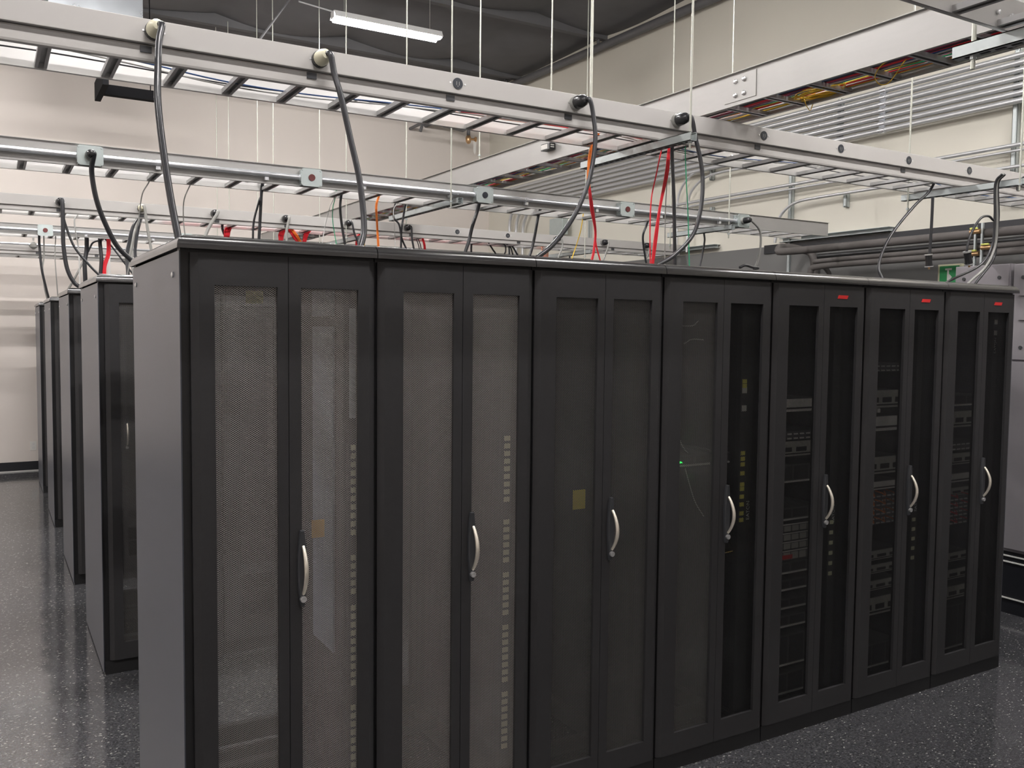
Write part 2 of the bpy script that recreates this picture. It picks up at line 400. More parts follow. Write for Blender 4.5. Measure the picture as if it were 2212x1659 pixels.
def rack(x, y, label, group, left=False, right=False, rear=True, badge=False, mm=('mesh_dark', 'mesh_dark')):
    t = thing('server_rack', label, 'server rack', (x, y, 0), group)
    put('frame', shared('frame', frame_mesh), t)
    c = put('top_cap', shared(('cap', left, right), lambda: cap_mesh(left, right)), t)
    for s, (a, b2, wa, wb) in enumerate(((0.028 if left else 0.006, 0.3215, LX0, LX1), (0.3235, W - 0.005, RX0, RX1))):
        d = put('door', shared(('leaf', s, left), lambda: leaf(a, b2, wa, wb, s == 0)), t)
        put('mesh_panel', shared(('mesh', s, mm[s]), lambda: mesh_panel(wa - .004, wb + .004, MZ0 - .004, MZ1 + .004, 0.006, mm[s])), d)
        if s == 1:
            handle(d)
            if badge:
                put('badge', shared('badge', lambda: MB().prism([(0.412, 2.017), (0.478, 2.017), (0.486, 2.033), (0.420, 2.033)], 1, -0.0095, -0.006).mesh('badge', M['red'])), d)
    def rails():
        b = MB()
        for yy in (0.085, 0.82):
            for xx in (0.055, W - 0.085): b.box(xx, xx + 0.03, yy, yy + 0.003, 0.12, 2.03); b.box(xx + (0.027 if xx > .3 else 0), xx + (0.03 if xx > .3 else 0.003), yy, yy + 0.04, 0.12, 2.03)
        return b.mesh('mounting_rail', M['inner'])
    put('mounting_rails', shared('rails', rails), t)
    if rear:
        def rd():
            b = MB(); y0, y1 = DP - 0.006, DP + 0.012
            b.box(0.006, 0.06, y0, y1, 0.075, 2.075); b.box(W - 0.06, W - 0.006, y0, y1, 0.075, 2.075)
            b.box(0.06, W - 0.06, y0, y1, 0.075, MZ0); b.box(0.06, W - 0.06, y0, y1, MZ1, 2.075)
            return b.mesh('rear_door', M['frame'])
        r = put('rear_door', shared('rd', rd), t)
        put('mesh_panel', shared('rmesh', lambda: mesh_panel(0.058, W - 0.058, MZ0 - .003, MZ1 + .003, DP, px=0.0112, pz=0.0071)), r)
    for on, xx, nm in ((left, -0.003, 'l'), (right, W - 0.001, 'r')):
        if on:
            sp = put('side_panel', shared(('side', nm), lambda: MB().box(xx, xx + 0.004, 0.006, DP - 0.004, 0.012, 2.08).mesh('side_panel', M['side'], bevel=0.0012)), t)
            if nm == 'l':
                for yy in (0.105, DP - 0.10): put('screw', shared('screw', screw_mesh), sp, (-0.003, yy, 2.012))
    if not right:
        put('divider_panel', shared('div', lambda: MB().box(W - 0.0035, W - 0.001, 0.07, DP - 0.055, 0.08, 2.06).mesh('divider_panel', M['inner'])), t)
    return t
ordn = ['first', 'second', 'third', 'fourth', 'fifth', 'sixth', 'seventh']
front = ['left corner rack of the front row with grey end panel and empty bay',
         'second rack from the left in the front row, empty behind mesh doors toned with highlights',
         'third rack from the left in the front row, yellow label behind its left mesh door',
         'fourth rack from the left in the front row, loose cables behind its mesh doors',
         'fifth front-row rack with red badge and the tallest stack of servers inside',
         'sixth front-row rack with red badge and orange patch cords inside',
         'last front-row rack on the right with red badge, nearest the grey cabinets']
for k in range(7):
    rack(k * W, 0, front[k], 'front row racks', left=k == 0, right=k == 6, rear=k > 0, badge=k > 3, mm=[('mesh', 'mesh'), ('mesh', 'mesh'), ('mesh_half_lit', 'mesh_half_lit'), ('mesh_half_lit', 'mesh_dark'), ('mesh_dark',) * 2, ('mesh_dark',) * 2, ('mesh_dark',) * 2][k])
for k in range(7):
    rack(k * W, Y2, mm=('mesh_half_lit', 'mesh_half_lit') if k == 0 else ('mesh_dark', 'mesh_dark'), left=k == 0, right=k == 6, group='second row racks', label=('black rack with grey end panel at the left end of the second row' if k == 0 else '%s black rack from the left in the second row, seen through the front row mesh' % ordn[k]))
for nm, yy, nk in (('third', Y3, 7), ('fourth', Y4, 5), ('fifth', Y5, 4)):
    for k in range(nk):
        rack(k * W, yy, ('black rack with grey end panel at the left end of the %s row' % nm if k == 0 else '%s black rack from the left in the %s row, behind its end rack' % (ordn[k], nm)), '%s row racks' % nm, left=k == 0, right=k == nk - 1)

# ------------------------------------------------------------------ rack contents
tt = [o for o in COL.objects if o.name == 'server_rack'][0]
MB().box(W - 0.012, W - 0.0045, 0.40, 0.64, 0.62, 1.86).box(W - 0.012, W - 0.0045, 0.40, 0.64, 1.90, 2.0).obj('lit_panel_band', M['lit_band'], tt)  # blue-grey strips paint the lit band of the rack's side panel
def pdu(k, label, x, y, z0, z1, outs, text=None, tz=None, om='outlet', cover=None, tx=0):
    y = 0.056
    t = thing('power_strip', label, 'power strip', (k * W, 0, 0), 'power strips inside the racks')
    MB().box(x, max(x + 0.045, tx + .006), y, y + 0.026, z0, z1).obj('housing', M['pdu'], t, bevel=0.002)
    om_ = shared(('outlet', om), lambda: MB().box(-0.012, 0.012, -0.004, 0, -0.009, 0.009).mesh('outlet', M[om]))
    for z in outs: put('outlet', om_, t, (x + 0.02, y, z))
    if cover: MB().box(x + .002, x + 0.043, y - 0.003, y, cover[0], cover[1]).obj('cover_plate', M['pdu_grey'], t)
    if k in (3, 6):
        for z in ((1.52, 1.60) if k == 3 else (1.87, 1.93)): MB().box(x + .008, x + .036, y - .002, y, z - .013, z + .013).obj('paper_sticker', M['paper'], t)
    if text: add_text(text, t, (tx, y - 0.0012, tz), 0.026)
    return t
def add_text(txt, parent, loc, size, rot=Matrix(((0, -1, 0), (0, 0, -1), (1, 0, 0))).to_euler(), material='ink', name='printed_word'):
    c = D.curves.new('text', 'FONT'); c.body = txt; c.size = size; c.extrude = 0.0003; c.align_x = 'CENTER'
    o = D.objects.new('text', c); COL.objects.link(o)
    dg = bpy.context.evaluated_depsgraph_get(); me = D.meshes.new_from_object(o.evaluated_get(dg))
    D.objects.remove(o); me.materials.clear(); me.materials.append(M[material])
    return put(name, me, parent, loc, rot)
def seq(z0, z1, n, skip=()):
    return [z0 + (z1 - z0) * i / (n - 1) for i in range(n) if i not in skip]
pdu(0, 'black power strip with olive outlets inside the corner rack', 0.545, 0.10, 0.10, 1.95, seq(0.14, 1.45, 46, (4, 15, 16, 27, 33, 34)), cover=(1.55, 1.92))
pdu(1, 'black power strip with olive outlets inside the second rack', 0.525, 0.095, 0.10, 1.95, seq(0.27, 1.45, 42, (8, 17, 24, 31, 32)), cover=None)
pdu(3, 'power strip with yellow outlets inside the fourth rack', 0.497, 0.11, 0.10, 1.95, seq(1.09, 1.16, 3) + seq(1.27, 1.32, 3) + seq(1.18, 1.23, 2) + seq(1.02, 1.05, 2) + [1.62, 1.64], 'EATON', 1.06, om='outlet_y', tx=0.566)
pdu(4, 'dark power strip inside the fifth rack', 0.475, 0.105, 0.10, 1.95, seq(0.7, 0.95, 6), 'EATON', 0.99, tx=0.515)
pdu(5, 'dark power strip inside the sixth rack', 0.485, 0.09, 0.10, 1.95, seq(0.7, 0.9, 5), 'EATON', 0.985, tx=0.525)
pdu(6, 'dark power strip inside the last rack on the right', 0.52, 0.10, 0.10, 1.95, [], 'EATON', 1.80, tx=0.55)

def server(k, py0, py1, label, style, refx, y=0.12, x0=0.06, x1=0.50, cat='server'):
    z1 = at(refx, py0, y=y).z; z0 = at(refx, py1, y=y).z; h = z1 - z0
    t = thing('server', label, cat, (k * W, y, z0), 'equipment in the ' + ordn[k] + ' rack')
    MB().box(x0 + .01, x1 - .01, 0.006, 0.55, 0, h).obj('chassis', M['srv'], t)
    face = {'dark': 'srv', 'silver': 'srvl', 'pale': 'srvw', 'lines': 'srv', 'patch': 'srv'}[style]
    MB().box(x0, x1, 0, 0.006, 0, h).obj('faceplate', M[face], t)
    n = max(1, round(h / 0.022))
    if style == 'lines':
        MB().box(x0, x1, -0.004, 0, h - 0.005, h).obj('trim_strip', M['srvw'], t)
        for c in range(8):
            MB().box(x0 + 0.02 + c * 0.054, x0 + 0.064 + c * 0.054, -0.004, 0, 0.006, h - 0.009).obj('drive_bay', M['srvl'], t)
    elif style == 'dark':
        MB().box(x0, x1, -0.004, 0, 0, 0.008).obj('trim_strip', M['srvw'], t)
        for c in range(4):
            MB().box(x0 + 0.02 + c * 0.11, x0 + 0.115 + c * 0.11, -0.003, 0, 0.014, h - 0.006).obj('drive_bay', M['inner'], t)
    elif style == 'silver':
        for s in (x0 + 0.005, x1 - 0.025): MB().box(s, s + .02, -0.012, 0, 0.004, h - 0.004).obj('ear_handle', M['srv'], t)
        for c in range(3): MB().box(x0 + 0.15 + c * 0.1, x0 + 0.22 + c * 0.1, -0.002, 0, h * .3, h * .6).obj('port_block', M['dark_hole'], t)
        MB().box(x0 + .03, x1 - .03, -0.002, 0, h * .12, h * .2).obj('vent_slot', M['dark_hole'], t)
    elif style == 'pale':
        MB().box(x0 + .02, x1 - .02, -0.002, 0, h * .2, h * .34).obj('vent_slot', M['dark_hole'], t)
    elif style == 'patch':
        for r in range(n):
            for c in range(10):
                MB().box(x0 + 0.02 + c * 0.042, x0 + 0.046 + c * 0.042, -0.004, 0, 0.004 + r * h / n, 0.004 + r * h / n + 0.007).obj('port', M['srvw'], t)
    return t
S5 = [(862, 889, 'pale switch with a dark slot, topmost box in the fifth rack', 'pale'), (931, 950, 'patch panel with pale ports under the pale switch in the fifth rack', 'patch'),
      (953, 985, 'dark grey server just under the pale patch panel in the fifth rack', 'silver'), (1003, 1041, 'dark server at handle-top height in the fifth rack', 'dark'),
      (1096, 1122, 'black server with a thin bright strip beside the door handle, fifth rack', 'dark'),
      (1130, 1148, 'silver-lined server, top of the bright group of four in the fifth rack', 'lines'), (1149, 1167, 'silver-lined server, second of the bright group of four', 'lines'),
      (1168, 1186, 'silver-lined server, third of the bright group of four', 'lines'), (1187, 1208, 'silver-lined server with red label, bottom of the bright group of four', 'lines'),
      (1212, 1236, 'plain dark server right under the red-labelled one', 'dark'), (1250, 1272, 'server with pale lower strip, first below the gap in the fifth rack', 'dark'),
      (1290, 1311, 'server with pale lower strip, second below the gap in the fifth rack', 'dark'), (1326, 1350, 'server with pale lower strip, third below the gap in the fifth rack', 'dark'),
      (1368, 1432, 'tall dark server with a yellow tag near the bottom of the fifth rack', 'dark'), (1448, 1492, 'lowest dark server in the fifth rack', 'dark')]
for a, b_, l, s in S5:
    t = server(4, a, b_, l, s, 1715)
    if 'red label' in l: MB().box(0.21, 0.30, -0.006, -0.004, 0.008, 0.028).obj('red_label', M['red'], t)
    if 'yellow tag' in l: MB().box(0.16, 0.20, -0.006, -0.003, 0.07, 0.11).obj('yellow_tag', M['yellowc'], t)
S6 = [(785, 803, 'small patch panel with pale glints, highest unit in the sixth rack', 'patch'), (843, 880, 'grey unit under the patch panel in the sixth rack', 'silver'), (899, 930, 'beige unit below the round white dial in the sixth rack', 'pale'),
      (986, 1022, 'olive-grey unit at mid height in the sixth rack', 'silver'), (1039, 1056, 'narrow pale unit right above the orange cords, sixth rack', 'pale'), (1064, 1130, 'patch panel full of orange cords in the sixth rack', 'patch'),
      (1186, 1206, 'dark unit, first below the orange cords in the sixth rack', 'silver'), (1216, 1234, 'dark unit, second below the orange cords in the sixth rack', 'silver'), (1250, 1270, 'dark unit, third below the orange cords in the sixth rack', 'silver'),
      (1286, 1322, 'grey unit, fourth below the orange cords in the sixth rack', 'silver'), (1384, 1432, 'lowest unit in the sixth rack with pale lower strip', 'dark')]
for a, b_, l, s in S6:
    t = server(5, a, b_, l, s, 1912)
    if 'orange' in l and 'full' in l:
        for r in range(4):
            for c in range(5):
                zz = 0.03 + r * 0.045; xx = 0.1 + c * 0.085
                MB().tube(smooth_path([(xx, -0.006, zz + .012), (xx + .006, -0.04, zz + 0.006), (xx + 0.03, -0.045, zz - 0.006), (xx + .05, -0.02, zz + .01)], 3), 0.0032, 5).obj('patch_cord', M['orangec'], t, smooth=True)
t = thing('round_dial', 'round white dial between two grey units in the sixth rack', 'gauge', at(1899, 887, y=0.10))
MB().tube([(0, 0.01, 0), (0, 0, 0)], 0.011, 16).obj('dial_face', M['paper'], t)
MB().tube([(0, 0.03, 0), (0, 0.01, 0)], 0.013, 16).obj('dial_body', M['srv'], t)
S7 = [(852, 876, 'dim unit, highest in the last rack', 'dark'), (888, 922, 'dark grey unit, second from the top in the last rack', 'silver'), (952, 972, 'pale-edged unit above the middle of the last rack', 'patch'), (978, 1002, 'dark grey unit just above handle height in the last rack', 'silver'),
      (1022, 1040, 'pale box at handle height in the last rack', 'pale'), (1052, 1068, 'grey shelf above the red cords in the last rack', 'silver'), (1072, 1130, 'patch panel with dim red cords in the last rack', 'patch'),
      (1190, 1208, 'dark unit below the red cords in the last rack', 'silver'), (1226, 1246, 'dark unit two below the red cords in the last rack', 'silver'), (1262, 1288, 'dark unit three below the red cords in the last rack', 'silver'), (1302, 1392, 'tall dark unit at the bottom of the last rack', 'dark')]
for a, b_, l, s in S7:
    t = server(6, a, b_, l, s, 2078)
    if 'red cords' in l and 'dim' in l:
        for r in range(4):
            for c in range(3):
                zz = 0.03 + r * 0.045; xx = 0.12 + c * 0.13
                MB().tube(smooth_path([(xx, -0.006, zz + .012), (xx + .01, -0.04, zz + 0.006), (xx + 0.04, -0.045, zz - 0.006), (xx + .06, -0.02, zz + .01)], 3), 0.0032, 5).obj('patch_cord', M['redc'], t, smooth=True)
t = server(3, 984, 1008, 'small switch with a green light inside the fourth rack', 'dark', 1475)
p = at(1471, 999, y=0.11) - Vector((3 * W, 0.12, t.location.z)); MB().box(p.x - .005, p.x + .005, -0.012, -0.004, p.z - .003, p.z + .003).obj('status_light', M['led_g'], t)
# things behind the doors of racks 1, 3 and 4
def small(name, label, cat, mb, m_, loc): return tag(mb.obj(name, M[m_], None, loc=loc), label, cat)
p = at(1251, 1079, y=0.03)
small('warning_label', 'yellow paper label with dark lines behind the mesh of the third rack', 'label', MB().box(-0.030, 0.030, 0, 0.001, -0.038, 0.038), 'yellow', p)
p = at(550, 644, y=0.35)
small('hanging_label', 'olive label high inside the corner rack', 'label', MB().box(-0.03, 0.03, 0, 0.001, -0.02, 0.025), 'outlet_y', p)
p = at(687, 1142, y=0.06)
small('amber_tag', 'amber tag inside the corner rack beside the door handle', 'label', MB().box(-0.022, 0.022, 0, 0.001, -0.03, 0.03), 'amber', p)
p = at(1592, 1189, y=0.13)
small('indicator_lamp', 'glowing amber indicator low in the fourth rack', 'indicator light', MB().box(-0.010, 0.010, -0.004, 0, -0.005, 0.005), 'led_y', p)

def cable(name, label, cat, pts, r, m_, group=None, seg=8, n=6):
    o = MB().tube(smooth_path(pts, n), r, seg).obj(name, M[m_], None, smooth=True)
    # put the origin at the first point
    o.data.transform(Matrix.Translation(-Vector(pts[0]))); o.location = pts[0]
    return tag(o, label, cat, group)
def pxpath(pl, y0, y1):
    n = len(pl); return [at(a, b, y=y0 + (y1 - y0) * i / max(1, n - 1)) for i, (a, b) in enumerate(pl)]
for lab, pl in (('white cord arching near the top of the fourth rack', [(1470, 704), (1490, 704), (1500, 702), (1508, 693)]), ('white cord curving under the arched one in the fourth rack', [(1478, 742), (1495, 733), (1520, 734)]),
                ('long white cord slanting down behind the left mesh of the fourth rack', [(1463, 930), (1475, 965), (1500, 990), (1530, 1000)]), ('white cord running down from the small switch in the fourth rack', [(1480, 1012), (1500, 1080), (1520, 1115)]),
                ('short white cord leading to the amber indicator in the fourth rack', [(1560, 1196), (1575, 1192), (1588, 1189)])):
    cable('patch_cord', lab, 'cable', pxpath(pl, 0.14, 0.18), 0.0022, 'whitec')

# ------------------------------------------------------------------ overhead ladders
RG = 0.229
def ladder_x(label, x0, x1, y0, z0, z1, rung0, skip=None, width=0.305, near_lip=True):
    t = thing('cable_ladder', label, 'cable ladder', (x0, y0, z0))
    L = x1 - x0; h = z1 - z0
    for s in (0, 1):
        y = s * width; d = 1 if s == 0 else -1
        b = MB().box(0, L, y - 0.002 * 1, y + 0.002, 0, h)
        b.box(0, L, min(y, y + d * -0.016), max(y, y + d * -0.016), h - 0.003, h); b.box(0, L, min(y, y + d * -0.016), max(y, y + d * -0.016), 0, 0.003)
        b.obj('side_rail', M['alu_lit' if s else 'alu'], t)  # far rail in a lighter copy of the aluminium, imitating its lit inner face
    key = ('rung', round(width, 3))
    def rm():
        b = MB()
        b.box(-0.019, 0.019, 0.002, width - 0.002, 0.0175, 0.019); b.box(-0.021, -0.019, 0.002, width - 0.002, 0, 0.019); b.box(0.019, 0.021, 0.002, width - 0.002, 0, 0.019)
        b.box(-0.019, -0.009, 0.002, width - 0.002, 0, 0.0015); b.box(0.009, 0.019, 0.002, width - 0.002, 0, 0.0015)
        return b.mesh('rung', M['alu_dark'])
    x = rung0
    while x < x1 - 0.03:
        if x > x0 + 0.03: put('rung', shared(key, rm), t, (x - x0, 0, 0.004))
        x += RG
    bm_ = shared('bolt', lambda: MB().tube([(0, 0, 0), (0, -0.006, 0), (0, -0.009, 0)], .007, 10, radii=[.008, .008, .004]).mesh('bolt', M['chrome'], smooth=True))
    for bx in [v for v in (x0 + 1.9, x0 + 1.97, x0 + 4.2, x0 + 4.27) if v < x1]:
        put('bolt', bm_, t, (bx - x0, width - 0.003, h * .45))
    return t
def plug(parent, x, y, z, m_, big=True):
    r = 0.031 if big else 0.026
    b = MB().tube([(x, y, z), (x, y - 0.012, z), (x, y - 0.045, z), (x, y - 0.075, z), (x, y - 0.088, z), (x, y - 0.09, z)], r, 16, radii=[r, r, r * 1.0, r * .82, r * .5, r * .2])
    return b
def raceway(label, x0, x1, y, z, x_rec, kinds, ledge=-0.105):
    """ivory receptacle channel in front of a ladder"""
    t = thing('power_raceway', label, 'raceway', (x0, y, z)); L = x1 - x0
    MB().box(0, L, 0, 0.034, -0.043, 0.043).obj('channel', M['raceway'], t, bevel=0.002)
    MB().box(0, L, 0.018, 0.05, ledge, -0.0435).obj('lower_ledge', M['raceway'], t, bevel=0.01)
    def face():
        b = MB().tube([(0, 0.002, 0), (0, -0.003, 0)], 0.024, 20)
        return b.mesh('receptacle', M['socket'], smooth=True)
    def slot(): return MB().box(-0.008, -0.005, -0.0036, -0.003, -0.008, 0.008).box(0.005, 0.008, -0.0036, -0.003, -0.008, 0.008).box(-0.002, 0.002, -0.0036, -0.003, -0.014, -0.010).mesh('contact_slots', M['gcord'])
    def scr(): return MB().tube([(0, 0, 0), (0, -0.002, 0)], 0.004, 8).mesh('screw', M['chrome'])
    for i, xr in enumerate(x_rec):
        if kinds[i] == 'o':
            f = put('receptacle', shared('rface', face), t, (xr - x0, 0, 0)); put('contact_slots', shared('rslot', slot), f)
        for s in (-0.036, 0.036): put('screw', shared('rscr', scr), t, (xr - x0 + s, 0, 0))
    cl = shared('clip', lambda: MB().box(-0.02, 0.02, -0.004, 0.02, -0.012, 0.012).mesh('clip', M['plate']))
    x = x0 + 0.35
    while x < x1 - .1:
        put('clip', cl, t, (x - x0, 0.018, -0.062)); x += 0.62 * (2 if x > 1.4 else 1)
    return t
A_Y, A_Z = 0.72, 2.925
xa = [0.0454 + W * k for k in range(10)]
ladder_x('cable ladder behind the ivory raceway above the front row', -0.95, 6.35, 0.762, 2.822, 2.955, -0.305 - RG * 12)
raceway('ivory receptacle raceway running above the front row', -0.95, 5.82, A_Y, A_Z, xa, 'ppoppooooo'.replace('ppopp', 'ppopp'))
ladder_x('cable ladder behind the steel conduit above the second row', -0.95, 6.04, 2.70, 2.737, 2.858, -0.317 - RG * 12)
C_Y, C_Z = 5.3, 2.857
xc = [0.024 + W * 0.975 * k for k in range(11)]
xc = [at(px, py, y=C_Y).x for px, py in ((129, 437), (305, 453), (462, 462), (615, 472), (750, 485), (877, 492), (988, 498), (1097, 508), (1200, 518), (1302, 524), (1393, 527))]
raceway('ivory receptacle raceway above the third row, third from the front', -0.95, 6.6, C_Y, C_Z, xc, 'ppppppooppp', ledge=-0.085)
ladder_x('cable ladder behind the ivory raceway above the third row', -0.95, 6.6, C_Y + 0.042, 2.774, 2.886, -0.4 - RG * 12)
ladder_x('cable ladder above the fourth row behind a conduit with one square box', -0.95, 6.5, 6.96, 2.735, 2.835, -0.4 - RG * 12)
E_Y, E_Z = 8.9, 2.768
raceway('farthest ivory raceway, low above the fifth row', -0.95, 6.5, E_Y, E_Z, [at(188, 540, y=E_Y).x], 'o', ledge=-0.085)
ladder_x('farthest cable ladder above the fifth row', -0.95, 6.5, E_Y + .042, 2.665, 2.797, -0.4 - RG * 12)
ladder_x('near cable ladder crossing the top right corner of the view', -2.0, 6.2, -1.44, 2.80, 2.90, -1.9, width=0.3)
cable('pendant_cable', 'grey hanging sensor stem on the farthest raceway, far left', 'cable', [at(72, 490, y=E_Y - .1), at(72, 520, y=E_Y - .1)], 0.01, 'gcord')
o = small('round_sensor', 'round white sensor hanging at the far left under the farthest raceway', 'sensor', MB().tube([(0, 0, 0.03), (0, 0, 0.0), (0, 0, -0.03), (0, 0, -0.055)], .04, 16, radii=[.012, .05, .042, .01]), 'gcord', at(72, 528, y=E_Y - .1))
t = thing('steel_conduit', 'thin steel conduit just above the farthest raceway', 'conduit', (-0.95, E_Y - .12, at(150, 532, y=E_Y - .12).z))
MB().tube([(0, 0, 0), (7.4, 0, 0)], 0.014, 8).obj('pipe', M['galv'], t, smooth=True)

# conduit runs with cast boxes
def conduit_run(label, x0, x1, y, z, boxes, kinds, s=1.0):
    t = thing('conduit_run', label, 'conduit', (x0, y, z))
    xs = [x0] + boxes + [x1]
    for i in range(len(xs) - 1):
        a = xs[i] + (0.055 if i else 0); b = xs[i + 1] - (0.055 if i + 1 < len(xs) - 1 or True else 0)
        if b - a > 0.05:
            MB().tube([(a - x0, 0, 0), (b - x0, 0, 0)], 0.0155, 12).obj('pipe', M['galv'], t, smooth=True)
            for q in range(int((b - a) / 0.6) + 1):
                xx = a + 0.3 + q * 0.62
                if xx < b - .1:
                    c = MB().tube([(xx - x0 - .012, 0, 0), (xx - x0 + .012, 0, 0)], 0.0185, 12).box(xx - x0 - .012, xx - x0 + .012, -0.004, 0.02, -0.036, -0.01).obj('clamp', M['galv'], t, smooth=False)
            for e in (a, b): 
                if abs(e - x0) > .06: MB().tube([(e - x0 - .014, 0, 0), (e - x0 + .014, 0, 0)], 0.022, 8).obj('coupling', M['galv'], t)
    def bmh():
        b = MB(); c = 0.011; hw, hh = 0.066, 0.054
        oc = [(-hw + c, -hh), (hw - c, -hh), (hw - c, -hh + c), (hw, -hh + c), (hw, hh - c), (hw - c, hh - c), (hw - c, hh), (-hw + c, hh), (-hw + c, hh - c), (-hw, hh - c), (-hw, -hh + c), (-hw + c, -hh + c)]
        b.prism(oc, 1, -0.03, -0.024); b.box(-hw + .006, hw - .006, -0.024, 0.045, -hh + .006, hh - .006)
        for sx in (-1, 1):
            for sz in (-1, 1): b.tube([(sx * (hw - .009), -0.024, sz * (hh - .009)), (sx * (hw - .009), -0.034, sz * (hh - .009))], 0.006, 8)
        return b.mesh('junction_box', M['zbox'])
    for i, xb in enumerate(boxes):
        bx = put('junction_box', shared('jbox', bmh), t, (xb - x0, 0, 0))
        k = kinds[i]
        MB().tube([(0, -0.03, 0), (0, -0.036, 0)], 0.021, 18).obj('receptacle', M['socket'] if k in 'kp' else M['socket_red'], bx, smooth=True)
    return t
conduit_run('steel conduit with five square boxes running above the second row', -0.95, 5.04, 2.665, 2.79, [at(px, py, y=2.64).x for px, py in ((195, 337), (673, 385), (1047, 424), (1355, 456), (1606, 480))], 'prkrp')
conduit_run('steel conduit with square boxes above the fourth row', -0.95, 5.0, 6.9, 2.776, [at(98, 498, y=6.87).x, at(401, 511, y=6.87).x], 'rr')

# big ladder crossing over the rows
TX0, TX1, TZ0, TZ1 = 2.835, 3.14, 3.02, 3.185
t = thing('cable_ladder', 'high cable ladder full of coloured cables crossing over all the rows', 'cable ladder', (TX0, -2.6, TZ0))
TL = YW - 0.3 + 2.6
for s in (0, 1):
    x = s * (TX1 - TX0); d = -1 if s == 0 else 1
    MB().box(x - .002, x + .002, 0, TL, 0, TZ1 - TZ0).box(min(x, x + d * .018), max(x, x + d * .018), 0, TL, TZ1 - TZ0 - .003, TZ1 - TZ0).box(min(x, x - d * .014), max(x, x - d * .014), 0, TL, 0, .003).obj('side_rail', M['alu'], t)
def trung():
    b = MB(); wd = TX1 - TX0
    b.box(.002, wd - .002, -0.019, 0.019, 0.0175, 0.019).box(.002, wd - .002, -0.021, -0.019, 0, 0.019).box(.002, wd - .002, 0.019, 0.021, 0, 0.019).box(.002, wd - .002, -0.019, -0.009, 0, 0.0015).box(.002, wd - .002, 0.009, 0.019, 0, .0015)
    return b.mesh('rung', M['alu_dark'])
y = 0.43 - 0.268 * 11
while y < YW - .4:
    if y > -2.55: put('rung', shared('trung', trung), t, (0, y + 2.6, 0.003))
    y += 0.268
jt = at(1600, 195, x=TX0).y + 2.6
MB().box(-0.006, -0.002, jt - 0.11, jt + 0.11, 0.02, 0.15).obj('splice_plate', M['alu'], t)
for a in (-.03, .03):
    for z in (0.05, 0.12): MB().tube([(-0.006, jt + a, z), (-0.012, jt + a, z), (-0.018, jt + a, z)], .011, 8, radii=[.013, .013, .006]).obj('bolt', M['chrome'], t)
# cables lying in the high ladder
cnt = [('redc', 9, 'red'), ('cord', 9, 'black'), ('yellowc', 6, 'yellow'), ('greenc', 5, 'green'), ('whitec', 10, 'white'), ('bluec', 6, 'dark blue'), ('purplec', 4, 'maroon'), ('gcord', 4, 'grey')]
lanes = []
for m_, n_, nm in cnt:
    for i in range(n_): lanes.append((m_, nm))
random.shuffle(lanes)
for i, (m_, nm) in enumerate(lanes):
    if i < 30: lx = TX0 + 0.02 + (TX1 - TX0 - 0.04) * (i + 0.5) / 30; base = TZ0 + 0.027
    else: lx = TX1 - 0.016 - 0.05 * random.random() * (1 - (i - 30) / 30); base = TZ0 + 0.036 + 0.105 * (i - 30) / 24
    r = random.uniform(0.0035, 0.0058); pts = []
    yy = -2.5; ph = random.random() * 6; amp = random.uniform(.004, .014)
    while yy < YW - 0.45:
        pts.append((min(TX1 - .012, max(TX0 + .012, lx + amp * math.sin(yy * random.uniform(1.6, 1.9) + ph))), yy, base + random.uniform(0, 0.01))); yy += 0.35
    cable('data_cable', '%s data cable lying among others along the high cable ladder' % nm, 'cable', pts, r, m_, '%s cables in the high ladder' % nm, seg=5, n=2)
# yellow loops and coil
cable('fiber_cable', 'thin yellow loop hanging out of the high cable ladder', 'cable', [at(1932, 127, z=3.05), at(1905, 140, z=3.03), at(1890, 165, z=3.0), at(1900, 182, z=2.98), at(1918, 180, z=2.98), at(1935, 160, z=3.0), at(1948, 140, z=3.02), at(1960, 125, z=3.05)], 0.0022, 'yellowc', n=5)
cable('fiber_cable', 'thin yellow loop beneath the yellow coil in the high ladder', 'cable', [at(1735, 208, z=3.05), at(1742, 228, z=3.0), at(1750, 238, z=2.99), at(1756, 225, z=3.02)], 0.002, 'yellowc')
pc = at(1768, 203, z=3.035)
for q in range(9):
    rr = random.uniform(0.05, 0.085); ox = random.uniform(-.03, .03); pts = []
    for k in range(15):
        a = 2 * math.pi * k / 14; pts.append((pc.x + ox + rr * 0.8 * math.cos(a), pc.y + rr * 1.9 * math.sin(a) + ox, pc.z + 0.0 + q * 0.0018 + 0.006 * math.sin(a * 3 + q)))
    cable('fiber_coil', 'yellow fiber turn of the loose coil lying in the high ladder', 'cable', pts, 0.0025, 'yellowc', 'turns of the yellow fiber coil', seg=5, n=2)
for lab, m_, z, pl in (('blue network cable lying in the front ladder', 'bluec', 2.85, (0.03, 0.2)), ('grey network cable lying in the front ladder', 'gcord', 2.852, (0.08, 0.26)), ('dark network cable near the far rail of the front ladder', 'cord', 2.86, (0.2, 0.24))):
    pts = []
    for i in range(28):
        x = -3.1 + i * 0.345; pts.append((x, 0.77 + pl[0] + (pl[1] - pl[0]) * (0.5 + 0.5 * math.sin(i * 0.9 + z * 50)), z + 0.006 * math.sin(i * 1.7)))
    cable('network_cable', lab, 'cable', pts, 0.003, m_, n=4, seg=6)
for i in range(7):
    pts = [(1.4 + 0.3 * k + random.uniform(-.04, .04), 0.80 + 0.03 * i + random.uniform(-.02, .02), 2.85 + 0.004 * i) for k in range(6)]
    m_ = ['redc', 'redc', 'redc', 'yellowc', 'redc', 'whitec', 'pinkc'][i]
    cable('network_cable', 'short %s cable lying loose in the front ladder near the crossing' % {'redc': 'red', 'yellowc': 'yellow', 'whitec': 'white', 'pinkc': 'pink'}[m_], 'cable', pts, 0.003, m_, 'loose cables near the crossing', n=3, seg=5)
